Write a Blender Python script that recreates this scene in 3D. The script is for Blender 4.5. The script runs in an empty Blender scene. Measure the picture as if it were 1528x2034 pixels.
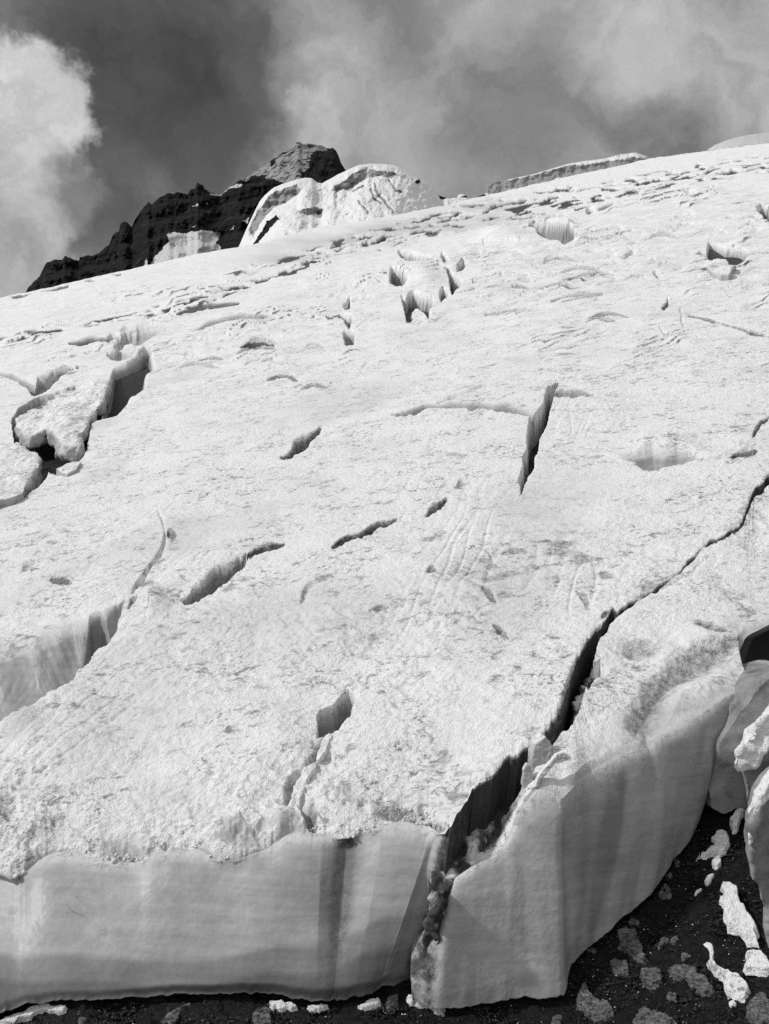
import bpy, math, random
import numpy as np
from mathutils import Vector

# ------------------------------------------------------------------ camera, sky, sun
R = math.radians
scene = bpy.context.scene
COL = scene.collection
F, CX, CY = 1761.0, 764.0, 1017.0           # the photograph's focal length and centre, in its own pixels
PITCH = R(3.0)
CAM = np.array([0.0, 0.0, 5.0])
cam_d = bpy.data.cameras.new('camera')
cam = bpy.data.objects.new('camera', cam_d)
COL.objects.link(cam)
cam.location = CAM
cam.rotation_euler = (math.pi / 2 + PITCH, 0, 0)
cam_d.sensor_fit = 'VERTICAL'
cam_d.sensor_height = 24.0
cam_d.lens = 24.0 * F / 2034.0
cam_d.clip_end = 20000
scene.camera = cam

SUN_DIR = Vector((-0.78, -0.06, 0.64)).normalized()     # towards the sun: from the left
sd = bpy.data.lights.new('sun', 'SUN')
sd.energy = 2.0
sd.angle = R(4)
sd.color = (1.0, 0.995, 0.985)
sun = bpy.data.objects.new('sun', sd)
COL.objects.link(sun)
sun.rotation_euler = SUN_DIR.to_track_quat('Z', 'Y').to_euler()

scene.view_settings.view_transform = 'Standard'
scene.view_settings.look = 'None'
scene.view_settings.exposure = 0.30
scene.view_settings.gamma = 1.0
scene.cycles.max_bounces = 6
scene.cycles.diffuse_bounces = 4
scene.cycles.use_denoising = False


def ray(px, py):
    u = (np.asarray(px, dtype=np.float64) - CX) / F
    v = (CY - np.asarray(py, dtype=np.float64)) / F
    c, s = math.cos(PITCH), math.sin(PITCH)
    return u, c - s * v, s + c * v


def at_depth(px, py, y):
    dx, dy, dz = ray(px, py)
    t = y / dy
    return np.stack([dx * t, dy * t + 0 * dx, CAM[2] + dz * t], -1)


# ---- node helpers
class NT:
    def __init__(self, tree):
        self.t = tree
        tree.nodes.clear()

    def n(self, kind, **kw):
        nd = self.t.nodes.new(kind)
        for k, v in kw.items():
            setattr(nd, k, v)
        return nd

    def put(self, sock, v):
        if isinstance(v, bpy.types.NodeSocket):
            self.t.links.new(v, sock)
        elif v is not None:
            if isinstance(v, (int, float)) and sock.type in ('VECTOR', 'RGBA'):
                v = (v, v, v) if sock.type == 'VECTOR' else (v, v, v, 1)
            sock.default_value = v

    def m(self, op, a, b=None, c=None, clamp=False):
        nd = self.n('ShaderNodeMath', operation=op, use_clamp=clamp)
        for s, v in zip(nd.inputs, (a, b, c)):
            self.put(s, v)
        return nd.outputs[0]

    def vm(self, op, a, b=None):
        nd = self.n('ShaderNodeVectorMath', operation=op)
        self.put(nd.inputs[0], a)
        if b is not None:
            if op == 'SCALE':
                self.put(nd.inputs['Scale'], b)
            else:
                self.put(nd.inputs[1], b)
        return nd.outputs['Value'] if op in ('LENGTH', 'DISTANCE', 'DOT_PRODUCT') else nd.outputs[0]

    def noise(self, vec, scale, detail=4, rough=0.55, dist=0.0, color=False):
        nd = self.n('ShaderNodeTexNoise')
        self.put(nd.inputs['Vector'], vec)
        nd.inputs['Scale'].default_value = scale
        nd.inputs['Detail'].default_value = detail
        nd.inputs['Roughness'].default_value = rough
        nd.inputs['Distortion'].default_value = dist
        return nd.outputs['Color' if color else 'Fac']

    def ss(self, x, a, b, lo=0.0, hi=1.0):
        nd = self.n('ShaderNodeMapRange', interpolation_type='SMOOTHSTEP')
        for i, v in enumerate((x, a, b, lo, hi)):
            self.put(nd.inputs[i], v)
        return nd.outputs[0]

    def mix(self, f, a, b):
        nd = self.n('ShaderNodeMix', data_type='FLOAT', clamp_factor=True)
        self.put(nd.inputs[0], f)
        self.put(nd.inputs[2], a)
        self.put(nd.inputs[3], b)
        return nd.outputs[0]


# ---- world: grey broken overcast. Clouds are fixed directions of the sky.
world = bpy.data.worlds.new('World')
scene.world = world
world.use_nodes = True
W = NT(world.node_tree)
el = math.asin(SUN_DIR.z)
sky = W.n('ShaderNodeTexSky', sky_type='NISHITA', sun_disc=False)
sky.sun_elevation = el
sky.sun_rotation = math.atan2(SUN_DIR.x, SUN_DIR.y)
bw = W.n('ShaderNodeRGBToBW')
W.t.links.new(sky.outputs[0], bw.inputs[0])
clear = W.m('MULTIPLY', bw.outputs[0], 0.029)
dirn = W.n('ShaderNodeTexCoord').outputs['Generated']
w1 = W.vm('SUBTRACT', W.noise(dirn, 5.0, 6, 0.6, color=True), (0.5, 0.5, 0.5))
w2 = W.vm('SUBTRACT', W.noise(dirn, 17.0, 6, 0.62, color=True), (0.5, 0.5, 0.5))
warp = W.vm('ADD', W.vm('SCALE', w1, 0.16), W.vm('SCALE', w2, 0.08))
wd = W.vm('ADD', dirn, warp)
wd2 = W.vm('ADD', dirn, W.vm('ADD', W.vm('SCALE', w1, 0.06), W.vm('SCALE', w2, 0.085)))


def sky_dir(px, py):
    d = np.array([float(q) for q in ray(px, py)])
    return tuple(d / np.linalg.norm(d))


val = W.m('ADD', 0.235, W.m('MULTIPLY', W.m('SUBTRACT', W.noise(wd, 6.0, 7, 0.6), 0.5), 0.26))


def cloud(px, py, rad, value, fac=1.0, soft=0.25, vec=None):
    """one cloud mass (or gap) of the sky round a fixed direction"""
    global val
    d = W.vm('DISTANCE', vec or wd, sky_dir(px, py))
    r = rad / F
    k = W.m('MULTIPLY', W.ss(d, r * soft, r, 1.0, 0.0), fac)
    val = W.mix(k, val, value)


cloud(1000, 120, 520, 0.36, 0.75)
cloud(1530, 30, 420, 0.42, 0.85)
cloud(1060, 250, 230, 0.19, 0.75)
cloud(1310, 285, 130, 0.15, 0.8)
cloud(760, 40, 200, 0.20, 0.75)
cloud(660, 170, 190, 0.42, 0.85)
cloud(530, 320, 200, 0.50, 0.9)
cloud(350, 410, 170, 0.36, 0.85)
cloud(60, 40, 300, 0.16, 0.8)
cloud(345, 120, 290, clear, 0.85, 0.45)
cloud(330, 260, 190, clear, 0.8, 0.35)
cloud(180, 460, 190, 0.12, 0.8, 0.3)
cloud(-85, 320, 240, 0.52, 0.97, 0.84, wd2)
cloud(90, 225, 108, 0.55, 0.9, 0.66, wd2)
cloud(-40, 560, 210, 0.37, 0.9, 0.4, wd2)
cloud(-10, 440, 120, 0.36, 0.8, 0.3, wd2)
cloud(-10, 545, 170, 0.38, 0.85, 0.3, wd2)
cloud(190, 400, 120, clear, 0.8, 0.3, wd2)
puff = W.m('ADD', 0.32, W.m('MULTIPLY', W.noise(wd, 10.0, 8, 0.62, 0.6), 1.36))
val = W.m('MULTIPLY', val, W.m('MULTIPLY', puff, 0.90))
fine = W.noise(dirn, 620.0, 1, 0.5)
val = W.m('MULTIPLY', val, W.m('ADD', 0.90, W.m('MULTIPLY', fine, 0.20)))
# unseen sky overhead and behind, brightened to fill shaded ice, dimmed to the right
sep = W.n('ShaderNodeSeparateXYZ')
W.put(sep.inputs[0], dirn)
over = W.m('MAXIMUM', W.ss(sep.outputs['Z'], 0.62, 0.9), W.ss(sep.outputs['Y'], 0.55, -0.1))
bright = W.m('ADD', 0.28, W.m('MULTIPLY', W.noise(dirn, 3.0, 4, 0.5), 0.36))
bright = W.m('MULTIPLY', bright, W.ss(sep.outputs['X'], -0.1, 0.75, 1.12, 0.40))
val = W.mix(over, val, bright)
bg = W.n('ShaderNodeBackground')
W.put(bg.inputs['Color'], val)
bg.inputs['Strength'].default_value = 1.0
wo = W.n('ShaderNodeOutputWorld')
W.t.links.new(bg.outputs[0], wo.inputs[0])

# ------------------------------------------------------------------ numpy noise
_rs = np.random.RandomState(7)
_perm = np.concatenate([_rs.permutation(256)] * 3).astype(np.int32)
_grad = _rs.normal(size=(256, 3)).astype(np.float32)
_grad /= np.linalg.norm(_grad, axis=1, keepdims=True)


def pn(x, y, z=0.0):
    x, y, z = np.broadcast_arrays(np.asarray(x, np.float32), np.asarray(y, np.float32), np.asarray(z, np.float32))
    xi, yi, zi = np.floor(x).astype(np.int32), np.floor(y).astype(np.int32), np.floor(z).astype(np.int32)
    xf, yf, zf = x - xi, y - yi, z - zi
    xi &= 255; yi &= 255; zi &= 255
    u, v, w = [q * q * q * (q * (q * 6 - 15) + 10) for q in (xf, yf, zf)]
    flat = not np.any(zf)

    def corner(i, j, k):
        h = _perm[_perm[_perm[xi + i] + yi + j] + zi + k]
        g = _grad[h]
        return g[..., 0] * (xf - i) + g[..., 1] * (yf - j) + g[..., 2] * (zf - k)
    def face(k):
        a = corner(0, 0, k); a = a + u * (corner(1, 0, k) - a)
        b = corner(0, 1, k); b = b + u * (corner(1, 1, k) - b)
        return a + v * (b - a)
    r0 = face(0)
    if flat:
        return 1.6 * r0
    return 1.6 * (r0 + w * (face(1) - r0))


def fbm(x, y, z=0.0, octv=4, gain=0.5):
    r, a = 0.0, 1.0
    for i in range(octv):
        r = r + a * pn(np.asarray(x) * 2 ** i + 17.3 * i, np.asarray(y) * 2 ** i + 5.1 * i, np.asarray(z) * 2 ** i)
        a *= gain
    return r


def ss(x, a, b):
    t = np.clip((x - a) / (b - a), 0, 1)
    return t * t * (3 - 2 * t)


def tab(pts, x):
    p = np.array(pts, float)
    return np.interp(x, p[:, 0], p[:, 1])


# ------------------------------------------------------------------ linking and naming
def tag(o, label=None, cat=None, group=None, kind=None):
    if label: o['label'] = label
    if cat: o['category'] = cat
    if group: o['group'] = group
    if kind: o['kind'] = kind
    return o


def link_mesh(name, verts, faces, mat, attrs=None, smooth=True, parent=None, origin=None):
    me = bpy.data.meshes.new(name)
    verts = np.asarray(verts, np.float64)
    if origin is None:
        origin = np.zeros(3)
    origin = np.asarray(origin, float)
    v = (verts - origin).astype(np.float32)
    faces = np.asarray(faces, np.int32)
    me.vertices.add(len(v))
    me.vertices.foreach_set('co', v.ravel())
    k = faces.shape[1]
    me.loops.add(faces.size)
    me.loops.foreach_set('vertex_index', faces.ravel())
    me.polygons.add(len(faces))
    me.polygons.foreach_set('loop_start', np.arange(0, faces.size, k, dtype=np.int32))
    me.polygons.foreach_set('use_smooth', np.full(len(faces), smooth))
    for an, av in (attrs or {}).items():
        a = me.attributes.new(an, 'FLOAT', 'POINT')
        a.data.foreach_set('value', np.asarray(av, np.float32).ravel())
    me.update(calc_edges=True)
    me.validate()
    me.materials.append(mat)
    o = bpy.data.objects.new(name, me)
    COL.objects.link(o)
    o.location = origin
    if parent:
        o.parent = parent
        o.location = origin - np.array(parent.location)
    return o


def grid_faces(nr, nc, flip=False):
    i = np.arange(nr * nc, dtype=np.int32).reshape(nr, nc)
    q = [i[:-1, :-1], i[:-1, 1:], i[1:, 1:], i[1:, :-1]]
    if flip:
        q = q[::-1]
    return np.stack([a.ravel() for a in q], 1)


def grid_normals(P):
    du = np.gradient(P, axis=1)
    dv = np.gradient(P, axis=0)
    n = np.cross(du, dv)
    return n / (np.linalg.norm(n, axis=-1, keepdims=True) + 1e-9)


# ------------------------------------------------------------------ materials
def new_mat(name):
    m = bpy.data.materials.new(name)
    m.use_nodes = True
    T = NT(m.node_tree)
    out = T.n('ShaderNodeOutputMaterial')
    b = T.n('ShaderNodeBsdfPrincipled')
    T.t.links.new(b.outputs[0], out.inputs[0])
    return m, T, b


def attr(T, name):
    return T.n('ShaderNodeAttribute', attribute_name=name).outputs['Fac']


def mat_ice():
    m, T, b = new_mat('snow_and_ice')
    pos = T.n('ShaderNodeNewGeometry').outputs['Position']
    dirt, ice = attr(T, 'dirt'), attr(T, 'ice')
    nc = T.noise(pos, 9.0, 6, 0.65)
    nf = T.noise(pos, 46.0, 3, 0.6)
    nb = T.noise(pos, 1.3, 4, 0.55)
    snow = T.m('ADD', 0.82, T.m('MULTIPLY', nc, 0.12))
    # dust and meltwater-grey crumbs lying in loose patches of every size
    patch = T.ss(T.noise(pos, 0.8, 6, 0.65, 0.8), 0.43, 0.60)
    st = T.n('ShaderNodeMapping')
    st.inputs['Scale'].default_value = (0.8, 1.0, 1.25)
    st.inputs['Rotation'].default_value = (0.2, 0.3, 0.5)
    T.put(st.inputs['Vector'], pos)
    m1 = T.ss(T.noise(st.outputs[0], 4.5, 10, 0.72, 0.9), 0.525, 0.61)
    m2 = T.ss(T.noise(st.outputs[0], 16.0, 7, 0.72, 0.6), 0.53, 0.62)
    k = T.m('MULTIPLY', T.m('ADD', T.m('MULTIPLY', m1, 0.66), T.m('MULTIPLY', m2, 0.60)), T.m('ADD', 0.14, T.m('MULTIPLY', patch, 1.0)))
    snow = T.mix(T.m('MINIMUM', k, 0.85), snow, 0.15)
    # clear ice: cloudy, bubbly, a few bands
    cloudy = T.m('ADD', 0.23, T.m('MULTIPLY', T.noise(pos, 2.2, 6, 0.66, 0.6), 0.36))
    cloudy = T.m('ADD', cloudy, T.m('MULTIPLY', T.m('SUBTRACT', nf, 0.5), 0.10))
    ly = T.n('ShaderNodeMapping')
    ly.inputs['Scale'].default_value = (0.4, 0.4, 6.5)
    ly.inputs['Rotation'].default_value = (0.0, 0.05, 0.0)
    T.put(ly.inputs['Vector'], pos)
    cloudy = T.m('ADD', cloudy, T.m('MULTIPLY', T.m('SUBTRACT', T.noise(ly.outputs[0], 1.6, 8, 0.68, 0.3), 0.5), 0.34))
    hair = T.m('ABSOLUTE', T.m('SUBTRACT', T.noise(pos, 1.1, 3, 0.55, 1.2), 0.5))
    hair = T.m('MULTIPLY', T.ss(hair, 0.0, 0.006, 1.0, 0.0), T.ss(T.noise(pos, 0.9, 2, 0.5), 0.48, 0.6))
    cloudy = T.m('MULTIPLY', cloudy, T.m('SUBTRACT', 1.0, T.m('MULTIPLY', hair, 0.30)))      # hairline fractures
    cloudy = T.m('MULTIPLY', cloudy, T.m('SUBTRACT', 1.0, T.m('MULTIPLY', attr(T, 'old'), 0.75)))     # darker ice: dirty basal layers, and shade painted on walls, bay and pillar
    base = T.mix(ice, snow, cloudy)
    # dirt: patchy, grainy
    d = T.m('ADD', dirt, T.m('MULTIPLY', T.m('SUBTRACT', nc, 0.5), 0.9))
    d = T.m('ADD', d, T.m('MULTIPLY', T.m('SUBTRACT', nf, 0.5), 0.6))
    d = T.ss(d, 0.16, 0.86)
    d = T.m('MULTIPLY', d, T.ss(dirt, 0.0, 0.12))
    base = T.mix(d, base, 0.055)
    # loose dark grains everywhere, more where the snow is dirty
    sp = T.ss(T.noise(pos, 75.0, 2, 0.5), T.m('SUBTRACT', 0.70, T.m('MULTIPLY', dirt, 0.16)), 0.78)
    base = T.mix(T.m('MULTIPLY', sp, 0.6), base, 0.12)
    cmb = T.n('ShaderNodeCombineColor')
    for s in cmb.inputs[:3]:
        T.put(s, base)
    T.t.links.new(cmb.outputs[0], b.inputs['Base Color'])
    T.put(b.inputs['Roughness'], T.mix(ice, 0.85, 0.42))
    b.inputs['Specular IOR Level'].default_value = 0.25
    bp = T.n('ShaderNodeBump')
    bp.inputs['Distance'].default_value = 0.05
    T.put(bp.inputs['Strength'], T.mix(ice, 1.0, 0.07))
    T.put(bp.inputs['Height'], T.m('ADD', T.m('MULTIPLY', nf, 0.40), T.m('MULTIPLY', nc, 1.4)))
    T.t.links.new(bp.outputs[0], b.inputs['Normal'])
    return m


def mat_far():
    """rock and snow of the mountains: attribute snow picks between them, cliff greys the snow for bare old ice and painted cloud shadow"""
    m, T, b = new_mat('mountain_rock_and_snow')
    pos = T.n('ShaderNodeNewGeometry').outputs['Position']
    sn, cl = attr(T, 'snow'), attr(T, 'cliff')
    mp = T.n('ShaderNodeMapping')
    mp.inputs['Scale'].default_value = (0.25, 0.25, 1.3)
    mp.inputs['Rotation'].default_value = (0.0, 0.25, 0.0)
    T.put(mp.inputs['Vector'], pos)
    st = T.noise(mp.outputs[0], 0.30, 7, 0.65, 0.4)
    fine = T.noise(pos, 0.55, 6, 0.65)
    rock = T.m('ADD', 0.003, T.m('MULTIPLY', T.ss(st, 0.45, 0.75), 0.032))
    rock = T.m('ADD', rock, T.m('MULTIPLY', T.ss(fine, 0.60, 0.80), 0.03))
    white = T.m('ADD', 0.66, T.m('MULTIPLY', fine, 0.26))
    band = T.noise(mp.outputs[0], 1.0, 4, 0.6)
    oldice_or_shade = T.m('ADD', 0.18, T.m('MULTIPLY', band, 0.28))
    white = T.mix(cl, white, oldice_or_shade)
    brk = T.m('ADD', T.m('MULTIPLY', T.m('SUBTRACT', T.noise(pos, 0.16, 8, 0.68, 0.8), 0.5), 0.9), T.m('MULTIPLY', T.m('SUBTRACT', st, 0.5), 0.5))
    k = T.ss(T.m('ADD', sn, brk), 0.42, 0.58)
    base = T.mix(k, rock, white)
    cmb = T.n('ShaderNodeCombineColor')
    for s in cmb.inputs[:3]:
        T.put(s, base)
    T.t.links.new(cmb.outputs[0], b.inputs['Base Color'])
    b.inputs['Roughness'].default_value = 0.9
    b.inputs['Specular IOR Level'].default_value = 0.1
    bp = T.n('ShaderNodeBump')
    bp.inputs['Distance'].default_value = 2.0
    bp.inputs['Strength'].default_value = 0.7
    T.put(bp.inputs['Height'], T.m('ADD', st, T.m('MULTIPLY', fine, 0.6)))
    T.t.links.new(bp.outputs[0], b.inputs['Normal'])
    return m


def mat_rock(name, lo, hi, rough, scale=9.0, bump=0.02, spec=0.3):
    m, T, b = new_mat(name)
    pos = T.n('ShaderNodeNewGeometry').outputs['Position']
    mp = T.n('ShaderNodeMapping')
    mp.inputs['Scale'].default_value = (1.0, 1.7, 3.2)
    mp.inputs['Rotation'].default_value = (0.3, 0.35, 0.6)
    T.put(mp.inputs['Vector'], pos)
    a = T.noise(mp.outputs[0], scale, 8, 0.7, 0.5)
    f = T.noise(pos, scale * 9, 3, 0.6)
    v = T.m('ADD', T.m('MULTIPLY', T.ss(a, 0.3, 0.72), hi - lo), lo)
    v = T.m('MULTIPLY', v, T.m('ADD', 0.55, T.m('MULTIPLY', f, 0.9)))
    cmb = T.n('ShaderNodeCombineColor')
    for s in cmb.inputs[:3]:
        T.put(s, v)
    T.t.links.new(cmb.outputs[0], b.inputs['Base Color'])
    b.inputs['Roughness'].default_value = rough
    b.inputs['Specular IOR Level'].default_value = spec
    bp = T.n('ShaderNodeBump')
    bp.inputs['Distance'].default_value = bump
    bp.inputs['Strength'].default_value = 0.9
    T.put(bp.inputs['Height'], T.m('ADD', a, T.m('MULTIPLY', f, 0.35)))
    T.t.links.new(bp.outputs[0], b.inputs['Normal'])
    return m


ICE = mat_ice()
FAR = mat_far()
BED = mat_rock('wet_black_bedrock', 0.001, 0.013, 0.38, 6.0, 0.05, 0.22)
STONE = mat_rock('grey_schist', 0.015, 0.32, 0.8, 13.0, 0.06, 0.2)
GRIT = mat_rock('dark_grit', 0.003, 0.03, 0.6, 3.0, 0.004, 0.2)

# ------------------------------------------------------------------ the glacier slope: z = PA + PB*y + PC*x
def _plane():
    # vanishing line of the slope runs through (0,528) and (1528,236); slope passes under (700,1650) at 10.6 m
    rows, rhs = [], []
    for p in ((0, 528), (1528, 236)):
        dx, dy, dz = ray(*p)
        rows.append([float(dy), float(dx)]); rhs.append(float(dz))
    b_, c_ = np.linalg.solve(np.array(rows), np.array(rhs))
    q = at_depth(700, 1650, 10.6)
    return q[2] - b_ * q[1] - c_ * q[0], b_, c_


PA, PB, PC = _plane()


def on_slope(px, py, off=0.0):
    dx, dy, dz = ray(px, py)
    t = (PA + off - CAM[2]) / np.minimum(dz - PB * dy - PC * dx, -1e-4)
    return np.stack([dx * t, dy * t, CAM[2] + dz * t], -1)


def vline(px):
    return 528 + (236 - 528) / 1528.0 * np.asarray(px, float)


def ground_z(x, y):
    x, y = np.asarray(x, float), np.asarray(y, float)
    sp = np.where(x > 1.0, np.log1p(np.exp(np.clip((x - 2.0) * 4, -30, 30))) / 4, 0)
    g = np.where(y > 10.1, 0.60 * (y - 10.1), 0.22 * (y - 10.1)) + 0.35 * sp - 0.04
    g = np.maximum(g, -1.6)
    return np.minimum(g, PA + PB * y + PC * x - 0.9 + np.where(y < 10.6, 9, 0))


def on_ground(px, py, off=0.0):
    px, py = np.broadcast_arrays(np.asarray(px, float), np.asarray(py, float))
    lo, hi = np.full(px.shape, 6.0), np.full(px.shape, 22.0)
    for _ in range(40):
        mid = (lo + hi) / 2
        p = at_depth(px, py, mid)
        above = p[..., 2] > ground_z(p[..., 0], p[..., 1]) + off
        lo = np.where(above, mid, lo); hi = np.where(above, hi, mid)
    return at_depth(px, py, lo)


# ------------------------------------------------------------------ features of the ice surface (pixel = a place on the slope)
class Field:
    def __init__(s, px, py, mpp, lx=None, ly=None):
        s.x, s.y, s.mpp = px.ravel(), py.ravel(), mpp.ravel()
        s.lx, s.ly = (s.x, s.y) if lx is None else (lx, ly)      # the same places with only the broad wander, for far walls
        n = s.x.size
        s.h = np.zeros(n); s.dirt = np.zeros(n); s.ice = np.zeros(n); s.old = np.zeros(n)

    def near(s, pts, m):
        p = np.array([q[:2] for q in pts], float)
        return np.nonzero((s.x > p[:, 0].min() - m) & (s.x < p[:, 0].max() + m) & (s.y > p[:, 1].min() - m) & (s.y < p[:, 1].max() + m))[0]

    @staticmethod
    def line(x, y, pts):
        """distance to a polyline, side (negative: up or left of a line drawn rightwards) and the parameter along it"""
        best = np.full(x.shape, 1e9); side = np.zeros(x.shape); par = np.zeros(x.shape)
        for i in range(len(pts) - 1):
            ax, ay = pts[i][:2]; bx, by = pts[i + 1][:2]
            ex, ey = bx - ax, by - ay
            L2 = ex * ex + ey * ey + 1e-9
            tt = np.clip(((x - ax) * ex + (y - ay) * ey) / L2, 0, 1)
            d = np.hypot(x - ax - tt * ex, y - ay - tt * ey)
            k = d < best
            best = np.where(k, d, best)
            side = np.where(k, ex * (y - ay) - ey * (x - ax), side)
            par = np.where(k, i + tt, par)
        return best, side, par

    def crack(s, pts, wf, dep, wn=3.0, steep=0.0, dirt=0.0, ice=0.0, old=0.0):
        n = len(pts)
        wf = np.full(n, wf, float) if np.isscalar(wf) else np.array(wf, float)
        dep = np.full(n, dep, float) if np.isscalar(dep) else np.array(dep, float)
        dep = np.where(dep < 40, dep * 1.5, dep)
        arr = np.column_stack([np.array(pts, float), wf, dep])
        for _ in range(2):                      # round the corners
            q1, q2 = arr[:-1] * .75 + arr[1:] * .25, arr[:-1] * .25 + arr[1:] * .75
            arr = np.concatenate([arr[:1], np.stack([q1, q2], 1).reshape(-1, 4), arr[-1:]])
        pts = [tuple(r_[:2]) for r_ in arr]
        wf, dep = arr[:, 2], arr[:, 3]
        n = len(pts)
        k = s.near(pts, wf.max() * 1.3 + 12)
        d, sd_, par = s.line(s.x[k], s.y[k], pts)
        ar = np.arange(n)
        w = np.interp(par, ar, wf); de = np.interp(par, ar, dep)
        d2 = s.line(s.lx[k], s.ly[k], pts)[0]
        q = d2 / np.maximum(w, 0.3)
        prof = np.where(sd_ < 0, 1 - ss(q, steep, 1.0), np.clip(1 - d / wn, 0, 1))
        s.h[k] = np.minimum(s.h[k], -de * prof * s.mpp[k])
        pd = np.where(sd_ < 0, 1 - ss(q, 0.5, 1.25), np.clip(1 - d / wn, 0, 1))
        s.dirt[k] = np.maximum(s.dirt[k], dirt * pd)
        s.ice[k] = np.maximum(s.ice[k], ice * pd)
        s.old[k] = np.maximum(s.old[k], old * pd)  # dusty wall ice, toned darker to paint the shade inside the crack

    def pit(s, poly, dep, soft=3.0, dirt=0.0, ice=0.0, old=0.5):
        k = s.near(poly, 4)
        ym = np.array(poly, float)[:, 1].mean()
        up_ = s.y[k] < ym
        x, y = np.where(up_, s.lx[k], s.x[k]), np.where(up_, s.ly[k], s.y[k])
        ins = np.zeros(x.shape, bool)
        n = len(poly)
        for i in range(n):
            ax, ay = poly[i]; bx, by = poly[(i + 1) % n]
            c = ((ay > y) != (by > y)) & (x < (bx - ax) * (y - ay) / (by - ay + 1e-9) + ax)
            ins ^= c
        d, _, _ = s.line(x, y, list(poly) + [poly[0]])
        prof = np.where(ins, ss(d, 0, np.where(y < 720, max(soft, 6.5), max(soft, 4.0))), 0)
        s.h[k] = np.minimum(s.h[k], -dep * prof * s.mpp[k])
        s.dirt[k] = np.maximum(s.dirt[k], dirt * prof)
        s.ice[k] = np.maximum(s.ice[k], ice * prof)
        s.old[k] = np.maximum(s.old[k], old * np.where(ins, ss(d, 0, 1.5), 0))  # pit interiors darker all over, their shade put into the ice tone

    def bump(s, x0, y0, rx, ry, h, ice=0.0, dirt=0.0, ang=0.0):
        c, sn = math.cos(ang), math.sin(ang)
        k = s.near([(x0 - max(rx, ry), y0 - max(rx, ry)), (x0 + max(rx, ry), y0 + max(rx, ry))], 5)
        dx, dy = s.x[k] - x0, s.y[k] - y0
        q = np.hypot((dx * c + dy * sn) / rx, (-dx * sn + dy * c) / ry)
        w = 1 - ss(q, 0.0, 1.0)
        s.h[k] += h * w * s.mpp[k]
        s.ice[k] = np.maximum(s.ice[k], 0.85 * ice * (1 - ss(q + 0.35 * pn(s.x[k] / 22, s.y[k] / 22, x0), 0.3, 1.0)))
        s.dirt[k] = np.maximum(s.dirt[k], dirt * (1 - ss(q, 0.4, 1.0)))

    def band(s, pts, hw, amount, ledge=4.0, thr=0.30):
        """broken dirty melt-out layers: thin ledges strung along a line"""
        n = len(pts)
        hw = np.full(n, hw, float) if np.isscalar(hw) else np.array(hw, float)
        k = s.near(pts, hw.max() + 4)
        d, sd_, par = s.line(s.x[k], s.y[k], pts)
        w = np.interp(par, np.arange(n), hw)
        mask = 1 - ss(d / w, 0.35, 1.0)
        q = s.y[k] - vline(s.x[k])
        wob = 5 * pn(s.x[k] / 55.0, q / 25.0, 3.3)
        f = pn(s.x[k] / 46.0, (q + wob) / 6.5, 9.1) + 0.55 * pn(s.x[k] / 17.0, (q + wob) / 3.6, 2.2)
        f = ss(f, thr - 0.1, thr + 0.08) * mask
        s.dirt[k] = np.maximum(s.dirt[k], amount * f)
        s.h[k] -= ledge * f * s.mpp[k]


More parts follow.
